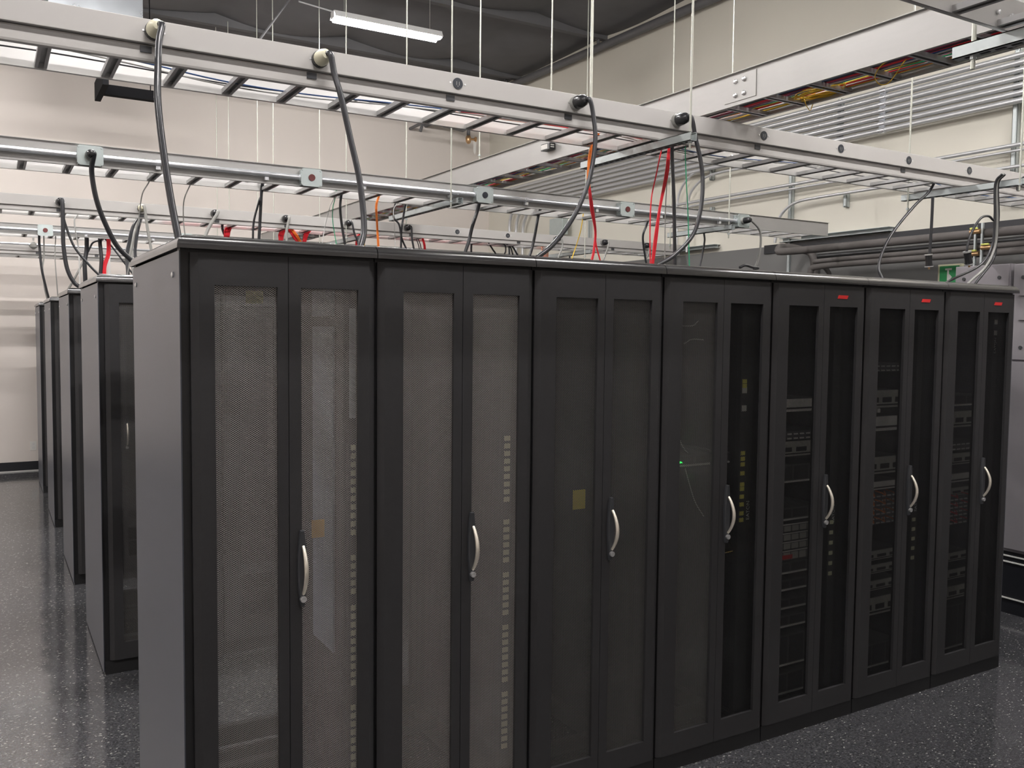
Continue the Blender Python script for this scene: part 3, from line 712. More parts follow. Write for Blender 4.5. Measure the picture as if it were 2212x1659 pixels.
for i in range(8):
    pts = [(0.9 + 0.32 * k + random.uniform(-.05, .05), C_Y + 0.07 + 0.03 * i + random.uniform(-.02, .02), 2.785 + 0.004 * i) for k in range(12)]
    cable('network_cable', 'red network cable lying in the ladder above the third row', 'cable', pts, 0.004, 'redc', 'red cables in the third row ladder', n=2, seg=5)
for i in range(3):
    pts = [(-0.2 + 0.4 * k + random.uniform(-.05, .05), 2.78 + 0.07 * i + random.uniform(-.03, .03), 2.778) for k in range(11)]
    cable('network_cable', 'white network cable wandering along the second row ladder', 'cable', pts, 0.003, 'whitec' if i else 'gcord', 'pale cables in the second row ladder', n=3, seg=5)

# label box clipped on the high ladder
t = thing('label_box', 'small black box with white plate on the side of the high ladder', 'box', at(1182, 318, x=TX0 - 0.03))
MB().box(-0.02, 0.026, -0.06, 0.05, -0.022, 0.022).obj('body', M['plugb'], t, bevel=.002)
MB().box(-0.0215, -0.02, -0.035, 0.045, -0.016, 0.016).obj('white_plate', M['paper'], t)
for q in (-.01, 0.004): MB().box(-0.012, 0.016, -0.0615, -0.06, q, q + .007).obj('pale_tab', M['paper'], t)

# ------------------------------------------------------------------ trapeze struts and rods
def strut_y(label, x, y0, y1, z, wd=0.041, h=0.041):
    t = thing('support_strut', label, 'strut', (x, y0, z)); L = y1 - y0
    b = MB().box(-wd / 2, -wd / 2 + .003, 0, L, 0, h).box(wd / 2 - .003, wd / 2, 0, L, 0, h).box(-wd / 2, wd / 2, 0, L, 0, 0.003)
    b.box(-wd / 2, -wd / 2 + .01, 0, L, h - .003, h).box(wd / 2 - .01, wd / 2, 0, L, h - .003, h)
    b.obj('channel', M['strut'], t)
    sm = shared('slot', lambda: MB().box(-0.006, 0.006, -0.016, 0.016, -0.0012, 0.0).mesh('slot', M['dark_hole']))
    yy = 0.04
    while yy < L - .02: put('slot', sm, t, (0, yy, 0)); yy += 0.051
    return t
def rod(label, x, y, z0, z1=5.74, r=0.0055):
    t = thing('threaded_rod', label, 'rod', (x, y, z0))
    MB().tube([(0, 0, 0), (0, 0, z1 - z0)], r, 8).obj('rod_stem', M['rod'], t, smooth=True)
    MB().tube([(0, 0, 0.03), (0, 0, 0.042)], 0.011, 6).obj('nut', M['strut'], t)
strut_y('zinc strut hung under the front ladder near its middle', 2.45, 0.50, 1.42, 2.778)
rod('rod holding the near end of the middle front strut', 2.45, 0.525, 2.74)
rod('rod holding the far end of the middle front strut', 2.45, 1.36, 2.74)
strut_y('zinc strut hung under the front ladder at its right end', 4.844, 0.22, 1.08, 2.755)
rod('rod on the far end of the right front strut', at(1966, 300, y=1.02).x, 1.02, 2.66)
rod('rod on the near end of the right front strut', at(2207, 300, y=0.27).x, 0.27, 2.72)
strut_y('zinc strut under the second row ladder, left of the crossing ladder', 2.28, 2.62, 3.82, 2.715)
rod('rod at the near end of the second row left strut', at(975, 300, y=2.65).x, 2.65, 2.69)
rod('rod at the far end of the second row left strut', at(878, 300, y=3.7).x, 3.7, 2.69)
strut_y('zinc strut under the second row ladder near its right end', 4.80, 2.62, 3.42, 2.71)
rod('rod at the near end of the second row right strut', at(1579, 300, y=2.66).x, 2.66, 2.64)
rod('rod at the far end of the second row right strut', at(1454, 200, y=3.36).x, 3.36, 2.60)
strut_y('zinc strut under the third row ladder, left part', 2.54, 5.24, 6.9, 2.705)
rod('rod at the near end of the third row left strut', at(748, 300, y=5.27).x, 5.27, 2.68)
rod('rod at the far end of the third row left strut', at(690, 300, y=6.8).x, 6.8, 2.68)
strut_y('zinc strut under the third row ladder, right part', 5.16, 5.1, 6.0, 2.71)
rod('rod at the near end of the third row right strut', at(1267, 300, y=5.13).x, 5.13, 2.64)
strut_y('zinc strut under the fourth row ladder', 2.2, 6.86, 7.6, 2.69)
rod('rod of the fourth row strut, near one', at(590, 300, y=6.9).x, 6.9, 2.66)
rod('rod of the fourth row strut, far one', at(556, 300, y=7.55).x, 7.55, 2.66)
rod('rod of the farthest ladder, right one', at(494, 300, y=8.95).x, 8.95, 2.66)
rod('rod of the farthest ladder, left one', at(468, 300, y=9.22).x, 9.22, 2.66)
rod('rod on the high ladder beside the small label box', TX0 + .01, at(1187, 305, x=TX0).y, 3.19)
rod('rod on the high ladder beyond the small label box', TX0 + .01, at(1033, 356, x=TX0).y, 3.19)
rod('rod on the high ladder close to the middle front strut', at(1277, 280, y=1.9).x, 1.9, 3.0)
rod('rod on the near end of the high ladder, top right', TX0 - .01, at(1996, 44, x=TX0).y, 3.19)
strut_y('zinc strut hung under the near ladder at the right edge', 2.26, -1.62, -0.97, 2.752)
rod('short-ended rod through the strut at the right edge', 2.26, -1.03, 2.71, r=0.0075)

# ------------------------------------------------------------------ power cords
ZT = 2.118
def to_floor(pts, zt=ZT):
    out = [pts[0]]
    for p in pts[1:]: out.append(p)
    last = out[-1]
    if last.z > zt:
        d = (out[-1] - out[-2]); k = (last.z - zt) / max(1e-4, -d.z) if d.z < -1e-4 else 0
        out.append(last + d * min(k, 6) if k else Vector((last.x, last.y, zt)))
        out[-1].z = zt
    return out
def cord(label, pl, y0, y1, r, m_='cord', plugm=None, py=None, big=True, end=True, group=None):
    pts = pxpath(pl, y0, y1)
    if end: pts = to_floor(pts)
    t = thing('power_cable', label, 'power cord', pts[0], group)
    if plugm:
        pp = Vector(py); ex = pp + Vector((0.012, -0.10 if big else -.075, -0.002))
        first = [pp + Vector((0.0, -0.07 if big else -.05, 0)), ex]
        full = first + pts[1:]
        b = plug(None, pp.x, pp.y, pp.z, plugm, big)
        for i, v in enumerate(b.v): b.v[i] = tuple(Vector(v) - pts[0])
        b.obj('plug', M[plugm], t, smooth=True)
        rr = 0.031 if big else .026
        b = MB().tube([pp - pts[0], pp + Vector((0, -0.022, 0)) - pts[0]], rr + .002, 16); b.obj('plug_collar', M['plugb'] if plugm == 'plugw' else M['gcord'], t, smooth=True)
    else: full = ([Vector((pts[0].x, pts[0].y - .04, max(2.80, pts[0].z + .055)))] + pts) if end else pts
    sm = smooth_path(full, 7)
    MB().tube([p - pts[0] for p in sm], r, 10).obj('jacket', M[m_], t, smooth=True)
    return t
zA = A_Z
cord('thick grey-black cord from the leftmost ivory plug down to the corner rack', [(338, 62), (343, 92), (341, 150), (341, 220), (352, 320), (369, 430), (386, 518)], .64, .35, 0.0122, plugm='plugw', py=(xa[0], A_Y, zA))
cord('thick dark cord from the second ivory plug, hanging to the corner rack', [(702, 128), (722, 158), (737, 210), (757, 300), (775, 380), (784, 450), (786, 500), (778, 536)], .64, .45, 0.0122, plugm='plugw', py=(xa[1], A_Y, zA))
cord('thick black cord from the black plug left of centre, sweeping left behind the racks', [(1264, 222), (1281, 245), (1286, 300), (1277, 370), (1262, 420), (1235, 475), (1195, 528), (1160, 556)], .63, .5, 0.0105, plugm='plugb', py=(xa[3], A_Y, zA))
cord('thick black cord from the plug beside the middle strut, looping back to the left', [(1486, 265), (1503, 300), (1514, 350), (1518, 400), (1512, 460), (1495, 510), (1455, 552), (1420, 573)], .63, .5, 0.0105, plugm='plugb', py=(xa[4], A_Y, zA))
cord('straight black cord dropping from the front ladder beside the red cables', [(1452, 312), (1456, 440), (1458, 573)], .8, .8, 0.0095)
cord('black cord curving from the first square box down behind the corner rack', [(198, 338), (198, 370), (208, 430), (226, 480), (252, 530), (285, 564)], 2.6, 2.7, 0.0135, plugm='plugb', py=(at(195, 337, y=2.63).x, 2.635, 2.79), big=False)
cord('grey cord from the plug at the right end of the boxed conduit', [(1630, 478), (1641, 498), (1643, 530), (1638, 560), (1630, 580)], 2.6, 2.7, 0.009, 'gcord', plugm='plugb', py=(at(1606, 480, y=2.63).x, 2.635, 2.79), big=False)
for lab, pl, r, m_, pm, i in (
    ('thick black cord from the leftmost plug of the third raceway', [(133, 440), (136, 480), (137, 530), (145, 580), (160, 610), (176, 622)], .016, 'cord', 'plugb', 0),
    ('dark cord from the ivory plug of the third raceway', [(308, 455), (318, 490), (326, 536)], .011, 'gcord', 'plugw', 1),
    ('grey cord slanting left from the third plug of the third raceway', [(465, 462), (452, 490), (440, 518)], .014, 'gcord', 'plugb', 2),
    ('grey cord from the fourth plug of the third raceway beside red cables', [(618, 474), (619, 500), (619, 528)], .012, 'gcord', 'plugb', 3),
    ('black cord from the fifth plug of the third raceway', [(756, 487), (765, 503), (772, 520), (775, 536)], .009, 'cord', 'plugb', 4),
    ('black cord from the sixth plug of the third raceway', [(884, 494), (890, 515), (895, 544)], .010, 'cord', 'plugb', 5),
    ('grey cord from the plug hidden behind the sweeping black cord', [(1212, 518), (1215, 532), (1204, 562)], .009, 'gcord', 'plugb', 8),
    ('grey cord from the ninth plug, right of the red cables', [(1309, 524), (1312, 538), (1302, 566)], .009, 'gcord', 'plugb', 9),
    ('grey cord from the last plug of the third raceway', [(1400, 526), (1402, 542), (1396, 562)], .008, 'gcord', 'plugb', 10)):
    p = Vector((xc[i], C_Y, C_Z)); cord(lab, pl, C_Y - .1, C_Y - .1, r, m_, plugm=pm, py=p, big=True)
# plain drops
for lab, pl, y, r, m_ in (
    ('black cord slanting down right behind the thick black one at far left', [(137, 470), (150, 510), (165, 540), (195, 575), (216, 596)], 5.5, .010, 'cord'),
    ('black cord hanging far left under the fourth row ladder', [(85, 528), (90, 580), (100, 625), (104, 640)], 7.15, .012, 'cord'),
    ('thin grey cord beside the black one at far left', [(95, 552), (92, 580), (96, 620), (101, 642)], 7.15, .007, 'gcord'),
    ('black cord, left of the pair dropping from the second row ladder', [(566, 414), (558, 440), (548, 480), (546, 525)], 3.0, .007, 'cord'),
    ('black cord, right of the pair dropping from the second row ladder', [(565, 412), (562, 470), (559, 525)], 3.0, .010, 'cord'),
    ('black cord with a red top dropping from the second row ladder', [(736, 430), (735, 455), (739, 490), (747, 538)], 3.0, .009, 'cord'),
    ('straight black cord below the second row left strut', [(872, 463), (867, 500), (866, 542)], 3.4, .008, 'cord'),
    ('black cord curving right below the second row left strut', [(850, 468), (862, 485), (868, 515), (881, 545)], 3.4, .007, 'cord'),
    ('black cord slanting left beneath the third square box', [(1031, 456), (1020, 490), (1013, 520), (1003, 550)], 3.0, .013, 'cord'),
    ('black cord slanting left, right of the third square box', [(1163, 466), (1155, 510), (1148, 540), (1141, 560)], 3.0, .011, 'cord'),
    ('black cord behind the last plug of the third raceway', [(1396, 488), (1389, 508), (1390, 530), (1394, 556)], 3.0, .009, 'cord'),
    ('black cord dropping under the right end of the second row ladder', [(1521, 500), (1522, 520), (1517, 550), (1511, 578)], 3.0, .008, 'cord'),
    ('black cord looping under the third ladder, leftmost of the loops', [(1040, 519), (1021, 524), (1018, 535), (1018, 551)], 5.6, .011, 'cord'),
    ('black cord falling right under the third ladder', [(1054, 520), (1065, 540), (1075, 556)], 5.6, .009, 'cord'),
    ('black loop cord, first of the group of four under the third ladder', [(1080, 521), (1091, 530), (1092, 545), (1088, 556)], 5.6, .008, 'cord'),
    ('black loop cord, second of the group of four under the third ladder', [(1085, 521), (1098, 530), (1100, 545), (1100, 557)], 5.6, .008, 'cord'),
    ('black loop cord, third of the group of four under the third ladder', [(1088, 520), (1102, 533), (1107, 548), (1108, 558)], 5.6, .008, 'cord'),
    ('black loop cord, rightmost of the group of four under the third ladder', [(1094, 520), (1108, 534), (1116, 548), (1120, 559)], 5.6, .010, 'cord'),
    ('black cord just left of the yellow cable under the third ladder', [(1238, 540), (1232, 550), (1229, 564)], 5.7, .009, 'cord'),
    ('black cord hanging behind the first red bundle of the third row', [(480, 491), (484, 505), (488, 518)], 5.65, .012, 'cord'),
    ('upright black cord on the second row end rack', [(187, 540), (183, 565), (184, 600)], 7.15, .021, 'cord'),
    ('slanting grey cord crossing to the third row end rack', [(186, 545), (172, 580), (146, 628)], 7.15, .011, 'gcord'),
    ('black upright cord beside the red bundle at far left', [(216, 525), (219, 560), (217, 597)], 7.15, .019, 'cord'),
    ('thin black cord bowing between the far left uprights', [(188, 545), (200, 525), (215, 520), (232, 521)], 7.15, .009, 'cord')):
    cord(lab, pl, y, y, r, m_)
for lab, dx, r, k in (('dark cord of the bundle falling behind the corner rack, leftmost', -6, .015, 0), ('dark cord of the bundle falling behind the corner rack, middle', 0, .013, 1), ('dark cord of the bundle falling behind the corner rack, rightmost', 6, .013, 2)):
    cord(lab, [(303 + dx * .4, 468), (293 + dx, 492), (287 + dx * 1.2, 520), (283 + dx * 1.5, 550), (288 + dx * 2, 585)], 5.5, 5.2, r, 'cord' if k != 1 else 'gcord')
# right side cords
xs = 4.844
cord('black cord looping left from the right front strut to the rack top', [(2005, 416), (1975, 445), (1930, 500), (1906, 545), (1898, 580), (1905, 600)], .75, .6, .0085)
t = cord('black cord hanging straight from the right front strut with a loose connector', [(2015, 425), (2013, 470), (2008, 555)], .72, .72, .009, end=False)
def connector(label, p, tilt):
    t = thing('loose_connector', label, 'connector', p)
    t.rotation_euler = (0, tilt, 0)
    MB().tube([(0, 0, 0.012), (0, 0, -0.035), (0, 0, -0.058)], .02, 16, radii=[.021, .020, .022]).obj('shell', M['plugb'], t, smooth=True)
    MB().tube([(0, 0, 0.010), (0, 0, 0.018)], .024, 16).obj('top_ring', M['chrome'], t, smooth=True)
    MB().tube([(0, 0, -0.058), (0, 0, -0.063)], .026, 16).obj('bottom_ring', M['chrome'], t, smooth=True)
    MB().tube([(0, 0, -0.06), (0, 0, -0.078)], .006, 8).obj('pin', M['brass'], t)
connector('black loose connector hanging left of the exit sign', at(2006, 555, y=.72), -.12)
cord('dark cord looping out of the upright bundle to the right connector', [(2146, 476), (2135, 467), (2118, 472), (2100, 500), (2090, 530), (2088, 546)], .35, .35, .007, end=False)
connector('grey loose connector hanging right of the exit sign', at(2090, 549, y=.35), -.3)
for i, (lab, pl) in enumerate((('first cord of the upright bundle at the right edge', [(2150, 398), (2149, 470), (2143, 530), (2118, 572), (2060, 602)]), ('second cord of the upright bundle at the right edge', [(2153, 398), (2154, 470), (2150, 530), (2130, 575), (2098, 606)]),
                              ('third cord of the upright bundle at the right edge', [(2156, 398), (2157, 465), (2152, 520), (2146, 560), (2112, 606)]))):
    cord(lab, pl, .40, .40, .0075, 'cord' if i != 1 else 'gcord')
cord('small dark cord coil lying on top of the fifth rack', [(1598, 578), (1610, 573), (1625, 577), (1638, 579), (1628, 581)], .5, .5, .007, end=False)
# data cable drops
def drops(label, pl, y, r, m_, n=1, spread=0, group=None, y2=None):
    for i in range(n):
        s = (i - (n - 1) / 2) * spread
        q = [(a + s * (0.4 + 0.6 * abs(math.sin(1.5 * j + i))), b_) for j, (a, b_) in enumerate(pl)]
        if 'bending down from the front' in label: to_fl = lambda P_: P_
        else: to_fl = to_floor
        cable('network_cable', label, 'cable', (lambda P_: P_ if 'strand' in label and 'thick' not in label else [Vector((P_[0].x, P_[0].y - .04, max(2.80, P_[0].z + .05)))] + P_)(to_fl(pxpath(q, y, y2 or y))), r, m_, group or label, n=5, seg=6)
drops('orange cable bending down from the front ladder beside the sweeping black cord', [(1290, 292), (1277, 325), (1271, 370), (1272, 408)], 1.05, .0042, 'orangec', 3, 3)
drops('red cable of the strand falling below the orange ones', [(1272, 405), (1276, 450), (1284, 490), (1288, 530), (1298, 568)], 1.05, .004, 'redc', 1)
drops('red cable of the strand below the orange ones, leaning left at the bottom', [(1273, 405), (1280, 450), (1286, 500), (1283, 540), (1277, 568)], 1.05, .0048, 'redc', 2, 2)
drops('single red cable left of the thick red strand', [(1431, 316), (1417, 380), (1407, 430), (1404, 500), (1405, 574)], .9, .0038, 'redc', 1)
drops('red cable of the thick strand under the middle strut', [(1446, 312), (1441, 370), (1425, 450), (1417, 510), (1409, 574)], .9, .0036, 'redc', 4, 2.0)
drops('grey cable between the red strands', [(1444, 320), (1440, 400), (1437, 470), (1436, 572)], .95, .0028, 'gcord', 1)
drops('green cable dropping from the middle strut', [(1481, 312), (1482, 380), (1486, 460), (1489, 573)], .8, .0028, 'greenc', 1)
drops('orange red cable under the second row ladder', [(818, 424), (813, 445), (814, 480), (818, 541)], 3.0, .0045, 'orangec', 2, 3)
drops('thin yellow cable crossing the third raceway', [(1262, 450), (1255, 495), (1245, 530), (1234, 562)], 3.0, .004, 'yellowc', 1)
drops('red cable of the first bundle under the third row ladder', [(499, 484), (492, 497), (488, 518)], 5.62, .009, 'redc', 5, 3)
drops('red cable of the bundle left of the fourth plug', [(617, 490), (608, 505), (606, 528)], 5.62, .009, 'redc', 4, 3)
drops('red cable of the bundle bending right under the fourth plug', [(625, 492), (637, 508), (650, 530)], 5.62, .009, 'redc', 5, 3)
drops('red cable of the bundle bending left near the third row strut', [(672, 494), (662, 505), (655, 530)], 5.62, .009, 'redc', 4, 2.5)
drops('orange cable inside the red bundles of the third row', [(630, 495), (643, 512), (651, 530)], 5.6, .007, 'orangec', 2, 4)
drops('red cable falling beside the fifth plug', [(779, 502), (772, 515), (769, 536)], 5.6, .007, 'redc', 3, 2)
drops('yellow cable beside the thick cord end', [(788, 505), (787, 520), (787, 538)], 5.6, .006, 'yellowc', 1)
drops('red cable of the small bunch right of the sixth plug', [(912, 512), (917, 528), (918, 546)], 5.6, .005, 'redc', 3, 2)
drops('dark cable of the small bunch right of the sixth plug', [(900, 512), (906, 528), (909, 546)], 5.6, .005, 'cord', 2, 5)
drops('pink cable of the bunch near the yellow cable', [(1172, 528), (1177, 540), (1180, 560)], 5.6, .008, 'pinkc', 4, 4)
drops('red cable of the bunch at far left', [(233, 548), (226, 575), (224, 602)], 7.15, .009, 'redc', 3, 4)
drops('white cable of the bunch at far left', [(236, 545), (236, 575), (237, 602)], 7.15, .006, 'whitec', 2, 3)
drops('thin grey cable arching down left of the first thick cord', [(322, 392), (307, 420), (300, 470), (288, 520), (281, 560)], 3.02, .0035, 'gcord', 1)
drops('thin grey cable arching down right of the first thick cord', [(412, 396), (398, 430), (396, 470), (401, 520)], 3.02, .0035, 'gcord', 1)
drops('thin pale cable under the second row ladder, left of two', [(722, 427), (712, 450), (702, 490), (695, 534)], 3.02, .003, 'whitec', 1)
drops('thin grey cable under the second row ladder, right of two', [(724, 428), (719, 450), (719, 480), (728, 536)], 3.02, .003, 'greenc', 1)
drops('thin white cable arching at far left under the third ladder', [(168, 463), (161, 475), (163, 500), (170, 540), (172, 600)], 5.62, .006, 'whitec', 1)
drops('thin white cable curving past the left end of the third raceway strut', [(858, 438), (850, 455), (852, 490), (853, 512)], 3.05, .003, 'whitec', 1)
drops('thin grey cable hanging far left below the fourth ladder', [(120, 520), (119, 560), (125, 640)], 7.15, .005, 'gcord', 1)

# ------------------------------------------------------------------ right wall services
XC = 6.55
def wconduit(label, pts, r=0.018, m_='galv_dull', couple=()):
    t = thing('wall_conduit', label, 'conduit', pts[0]); o0 = Vector(pts[0])
    MB().tube([Vector(p) - o0 for p in pts], r, 10).obj('pipe', M[m_], t, smooth=True)
    for yy, z in couple: MB().tube([Vector((XC, yy - .03, z)) - o0, Vector((XC, yy + .03, z)) - o0], r + .006, 10).obj('coupling', M['galv'], t, smooth=True)
    return t
yc = at(1908, 230, x=XC).y
for i in range(7):
    z = 4.07 - i * (4.07 - 3.715) / 6
    ye = [10.0, 10.0, 10.0, 10.0, 8.9, 8.7, 8.5][i]
    pts = [(XC, -3.0, z), (XC, ye, z)]
    if i >= 4:
        for k in range(1, 7):
            a = math.pi / 2 * k / 6; pts.append((XC, ye + 0.35 * math.sin(a), z - 0.35 * (1 - math.cos(a))))
        pts.append((XC, ye + .35, 2.9))
    wconduit(['topmost', 'second', 'third', 'fourth', 'fifth', 'sixth', 'lowest'][i] + ' steel conduit of the seven-pipe bank on the side wall', pts, 0.0235, couple=((yc, z),))
def bend(pts): return smooth_path(pts, 4)
wconduit('long double steel conduit below the pipe bank', [(XC, -3, 3.37), (XC, 5.9, 3.37)], 0.017)
wconduit('thinner steel conduit right under the long one', [(XC, -3, 3.325), (XC, 5.9, 3.325)], 0.011)
wconduit('lower steel conduit that bends down behind the upright strut', [(XC, -3, 3.2)] + bend([(XC, 3.2, 3.2), (XC, 3.55, 3.18), (XC, 3.75, 3.05), (XC, 3.8, 2.8)]), 0.015)
wconduit('outer conduit bending down from under the front ladder end', bend([(XC, 4.0, 4.0 - .3), (XC, 4.9, 3.72), (XC, 5.2, 3.62), (XC, 5.33, 3.4), (XC, 5.33, 3.0)]) + [(XC, 5.33, 2.8)], 0.015)
wconduit('inner conduit bending down from under the front ladder end', bend([(XC, 4.0, 3.65 - .02), (XC, 4.75, 3.64), (XC, 5.05, 3.53), (XC, 5.15, 3.35), (XC, 5.15, 3.0)]) + [(XC, 5.15, 2.8)], 0.015)
def wstrut(label, y, z0, z1):
    t = thing('wall_strut', label, 'strut', (XW - .045, y, z0)); h = z1 - z0
    MB().box(0, .044, -.0205, -.0175, 0, h).box(0, .044, .0175, .0205, 0, h).box(0.041, .044, -.0205, .0205, 0, h).box(0, .003, -.0205, -.010, 0, h).box(0, .003, .010, .0205, 0, h).obj('channel', M['strut'], t)
    MB().box(-0.004, 0.0, -.012, .012, h * .05, h * .98).obj('clamp_strip', M['strut'], t)
    return t
wstrut('upright wall strut carrying the pipe bank at the right edge', 1.368, 2.95, 4.15)
wstrut('upright wall strut carrying the middle of the pipe bank', 3.083, 3.66, 4.12)
wstrut('upright wall strut carrying the far end of the pipe bank', 7.2, 3.0, 4.0)
wstrut('tall pale upright strut left of the descending conduit bend', at(1706, 420, x=6.6).y, 2.3, 3.75)
for nm, px, py in (('short wall bracket under the long conduit', 1535, 447), ('short wall bracket under the lower conduit', 1825, 415), ('stub bracket under the front ladder end', 1535, 362)):
    p = at(px, py, x=6.6); wstrut(nm, p.y, p.z - .14, p.z + .0)
def wshelf(label, y0, y1, z):
    t = thing('wall_shelf_strut', label, 'strut', (XW - .1, y0, z)); L = y1 - y0
    MB().box(0, .1, 0, L, 0, .004).box(0, .1, 0, L, .036, .04).box(.06, .064, 0, L, 0, .04).obj('channel', M['strut'], t)
wshelf('horizontal wall strut at the right end of the second row ladder', 2.45, 3.75, 2.80)
wshelf('horizontal wall strut at the right end of the third row ladder', 4.7, 5.9, 2.82)
wshelf('horizontal wall strut at the far right edge', 0.6, 1.42, 2.93)
# conduit box between far conduits
t = thing('conduit_box', 'grey metal box on the side wall behind the third raceway', 'box', at(1206, 490, x=6.5))
MB().box(-.04, .05, -.17, .17, -.12, .12).obj('body', M['zbox'], t, bevel=.004)
MB().box(-.044, -.04, -.16, .16, -.11, .11).obj('cover', M['zbox'], t)

# sprinkler pipe under the ceiling
def sprinkler(label, x, y, z):
    t = thing('sprinkler_head', label, 'sprinkler', (x, y, z))
    MB().tube([(0, 0, 0), (0, 0, .14)], .018, 8).obj('riser', M['pipe_gray'], t, smooth=True)
    MB().tube([(0, 0, .13), (0, 0, .19)], .03, 8).obj('fitting', M['pipe_gray'], t, smooth=True)
    MB().tube([(0, 0, .19), (0, 0, .25)], .014, 8).obj('head', M['brass'], t, smooth=True)
    MB().tube([(0, 0, .25), (0, 0, .256)], .028, 10).obj('deflector', M['brass'], t)
sp = thing('sprinkler_pipe', 'dark grey sprinkler pipe along the top of the side wall', 'pipe', (XW - .12, -3, 5.6))
pz = [at(x, y, x=XW - .12) for x, y in ((1110, 182), (1500, 14))]
z_at = lambda y: pz[1].z + (pz[0].z - pz[1].z) * (y - pz[1].y) / (pz[0].y - pz[1].y)
MB().tube([(0, 0, z_at(-3) - 5.6), (0, 12.9, z_at(9.9) - 5.6)], .052, 12).obj('pipe', M['pipe_gray'], sp, smooth=True)
for px, py, l in ((1292, 103, 'brass-tipped sprinkler head on the pipe, right one'), (1094, 188, 'brass-tipped sprinkler head on the pipe, left one')):
    p = at(px, py, x=XW - .12)
    s = put('sprinkler_head', None, sp, p - sp.location)
    MB().tube([(0, 0, 0), (0, 0, .13)], .02, 8).obj('riser', M['pipe_gray'], s, smooth=True)
    MB().tube([(-.03, 0.0, .12), (0.02, 0, .12), (0, 0, .18)], .03, 8).obj('fitting', M['pipe_gray'], s, smooth=True)
    MB().tube([(0, 0, .17), (0, 0, .23)], .018, 8, radii=[.014, .024]).obj('head', M['brass'], s, smooth=True)
a = at(645, 3, y=6.2); b_ = at(726, 27, y=6.2)
t = thing('lamp_feed_conduit', 'thin pale conduit leading to the lit strip light', 'conduit', a)
MB().tube([(0, 0, 0), tuple(b_ - a)], .009, 8).obj('pipe', M['galv_dull'], t, smooth=True)
a = at(632, -10, y=6.6); b_ = at(556, 92, y=6.6)
t = thing('sway_brace', 'dark slanting brace under the ceiling left of the strip light', 'brace', a)
MB().tube([(0, 0, 0), tuple(b_ - a)], .012, 8).obj('brace_bar', M['pipe_gray'], t, smooth=True)
# drain valve with tag
p = at(1012, 275, y=9.5)
t = thing('drain_valve', 'brass drain valve with a white tag hanging under the front ladder line', 'valve', p)
MB().tube([(-.45, .59, .09), (-.45, .1, .09), (-.40, 0, .085), (0.12, 0, .0), (.22, 0, -.005)], .04, 10).obj('branch_pipe', M['pipe_gray'], t, smooth=True)
MB().tube([(0, 0, 0), (0, 0, -.13)], .028, 10).obj('drop_pipe', M['pipe_gray'], t, smooth=True)
MB().tube([(0, 0, -.12), (0, 0, -.16), (0, 0, -.22), (0, 0, -.25)], .03, 10, radii=[.025, .045, .04, .02]).obj('valve_body', M['brass'], t, smooth=True)
MB().tube([(.02, 0, -.18), (.11, 0, -.17), (.115, 0, -.17), (.13, 0, -.17)], .02, 10, radii=[.018, .018, .04, .04]).obj('valve_wheel', M['brass'], t, smooth=True)
MB().prism([(.09, -.2), (.135, -.2), (.13, -.36), (.11, -.4), (.09, -.36)], 1, -.002, .002).obj('paper_tag', M['paper'], t)
p = at(908, 268, y=9.6)
t = thing('pipe_hook', 'short dark pipe stub hanging left of the drain valve', 'pipe', p)
MB().tube([(.05, .49, .03), (.05, 0.03, .03), (0.02, 0, -.05), (0, 0, -.11)], .024, 8).obj('stub', M['pipe_gray'], t, smooth=True)
p = at(990, 275, y=9.2)
t = thing('wall_bracket', 'dark flat bracket beside the drain valve', 'bracket', p)
MB().prism([(-.25, .02), (-.13, .04), (.12, .0), (.1, -.05), (-.22, -.02)], 1, -.05, .05).obj('plate', M['pipe_gray'], t)

# ceiling duct with dark hanger
t = thing('air_duct', 'galvanized duct hanging from the ceiling at top left', 'duct', (0.72, 7.9, 4.75))
x1d = at(309, 25, y=7.6).x - .72
MB().box(-.62, x1d, -.3, .5, .0, ZC - 4.87).obj('duct_body', M['duct'], t, bevel=.005)
MB().box(-.64, x1d + .02, -.32, .52, .30, .34).obj('seam_flange', M['duct'], t)
a = at(210, 165, y=8.0); b_ = at(345, 184, y=8.0)
t = thing('duct_hanger', 'black steel hanger bar below the duct', 'bracket', a)
MB().box(0, .06, -.5, .3, -.2, .0).obj('end_bar', M['hanger_black'], t)
MB().box(.06, b_.x - a.x, .2, .3, -.13, -.02).obj('cross_bar', M['hanger_black'], t)

for xx in (.1, b_.x - a.x - .06):
    MB().tube([(xx if xx > .2 else .03, .25, -.05), (xx if xx > .2 else .03, .25, ZC - a.z - .06)], .006, 6).obj('hanger_rod', M['hanger_black'], t)
# ------------------------------------------------------------------ cooling units, insulated pipes, sign
def crac(label, y0, y1, zt):
    t = thing('cooling_cabinet', label, 'cabinet', (5.33, y0, 0)); L = y1 - y0
    MB().box(.02, .85, .0, L, 0.0, .42).obj('base', M['black_trim'], t)
    MB().box(.012, .85, 0.0, L, .42, zt).obj('body', M['crac'], t)
    MB().box(0, .012, .008, L - .008, 1.70, zt - .005).obj('upper_panel', M['crac'], t, bevel=.002)
    MB().box(0, .012, .008, L - .008, .44, 1.685).obj('lower_panel', M['crac'], t, bevel=.002)
    for z in (.385, .345, .10): MB().box(.01, .02, 0, L, z, z + .008).obj('trim_strip', M['srvw'], t)
    sm_ = shared('kscrew', lambda: MB().tube([(0, 0, 0), (-.006, 0, 0)], .012, 10).mesh('screw', M['plate'], smooth=True))
    for z in (zt - .09, 1.78):
        for yy in (.07, L - .07): put('screw', sm_, t, (0, yy, z))
    return t
crac('narrow grey cabinet beside the exit sign', .61, 1.0, 2.335)
t = crac('wide grey cabinet at the right edge of the view', -1.3, .59, 2.33)
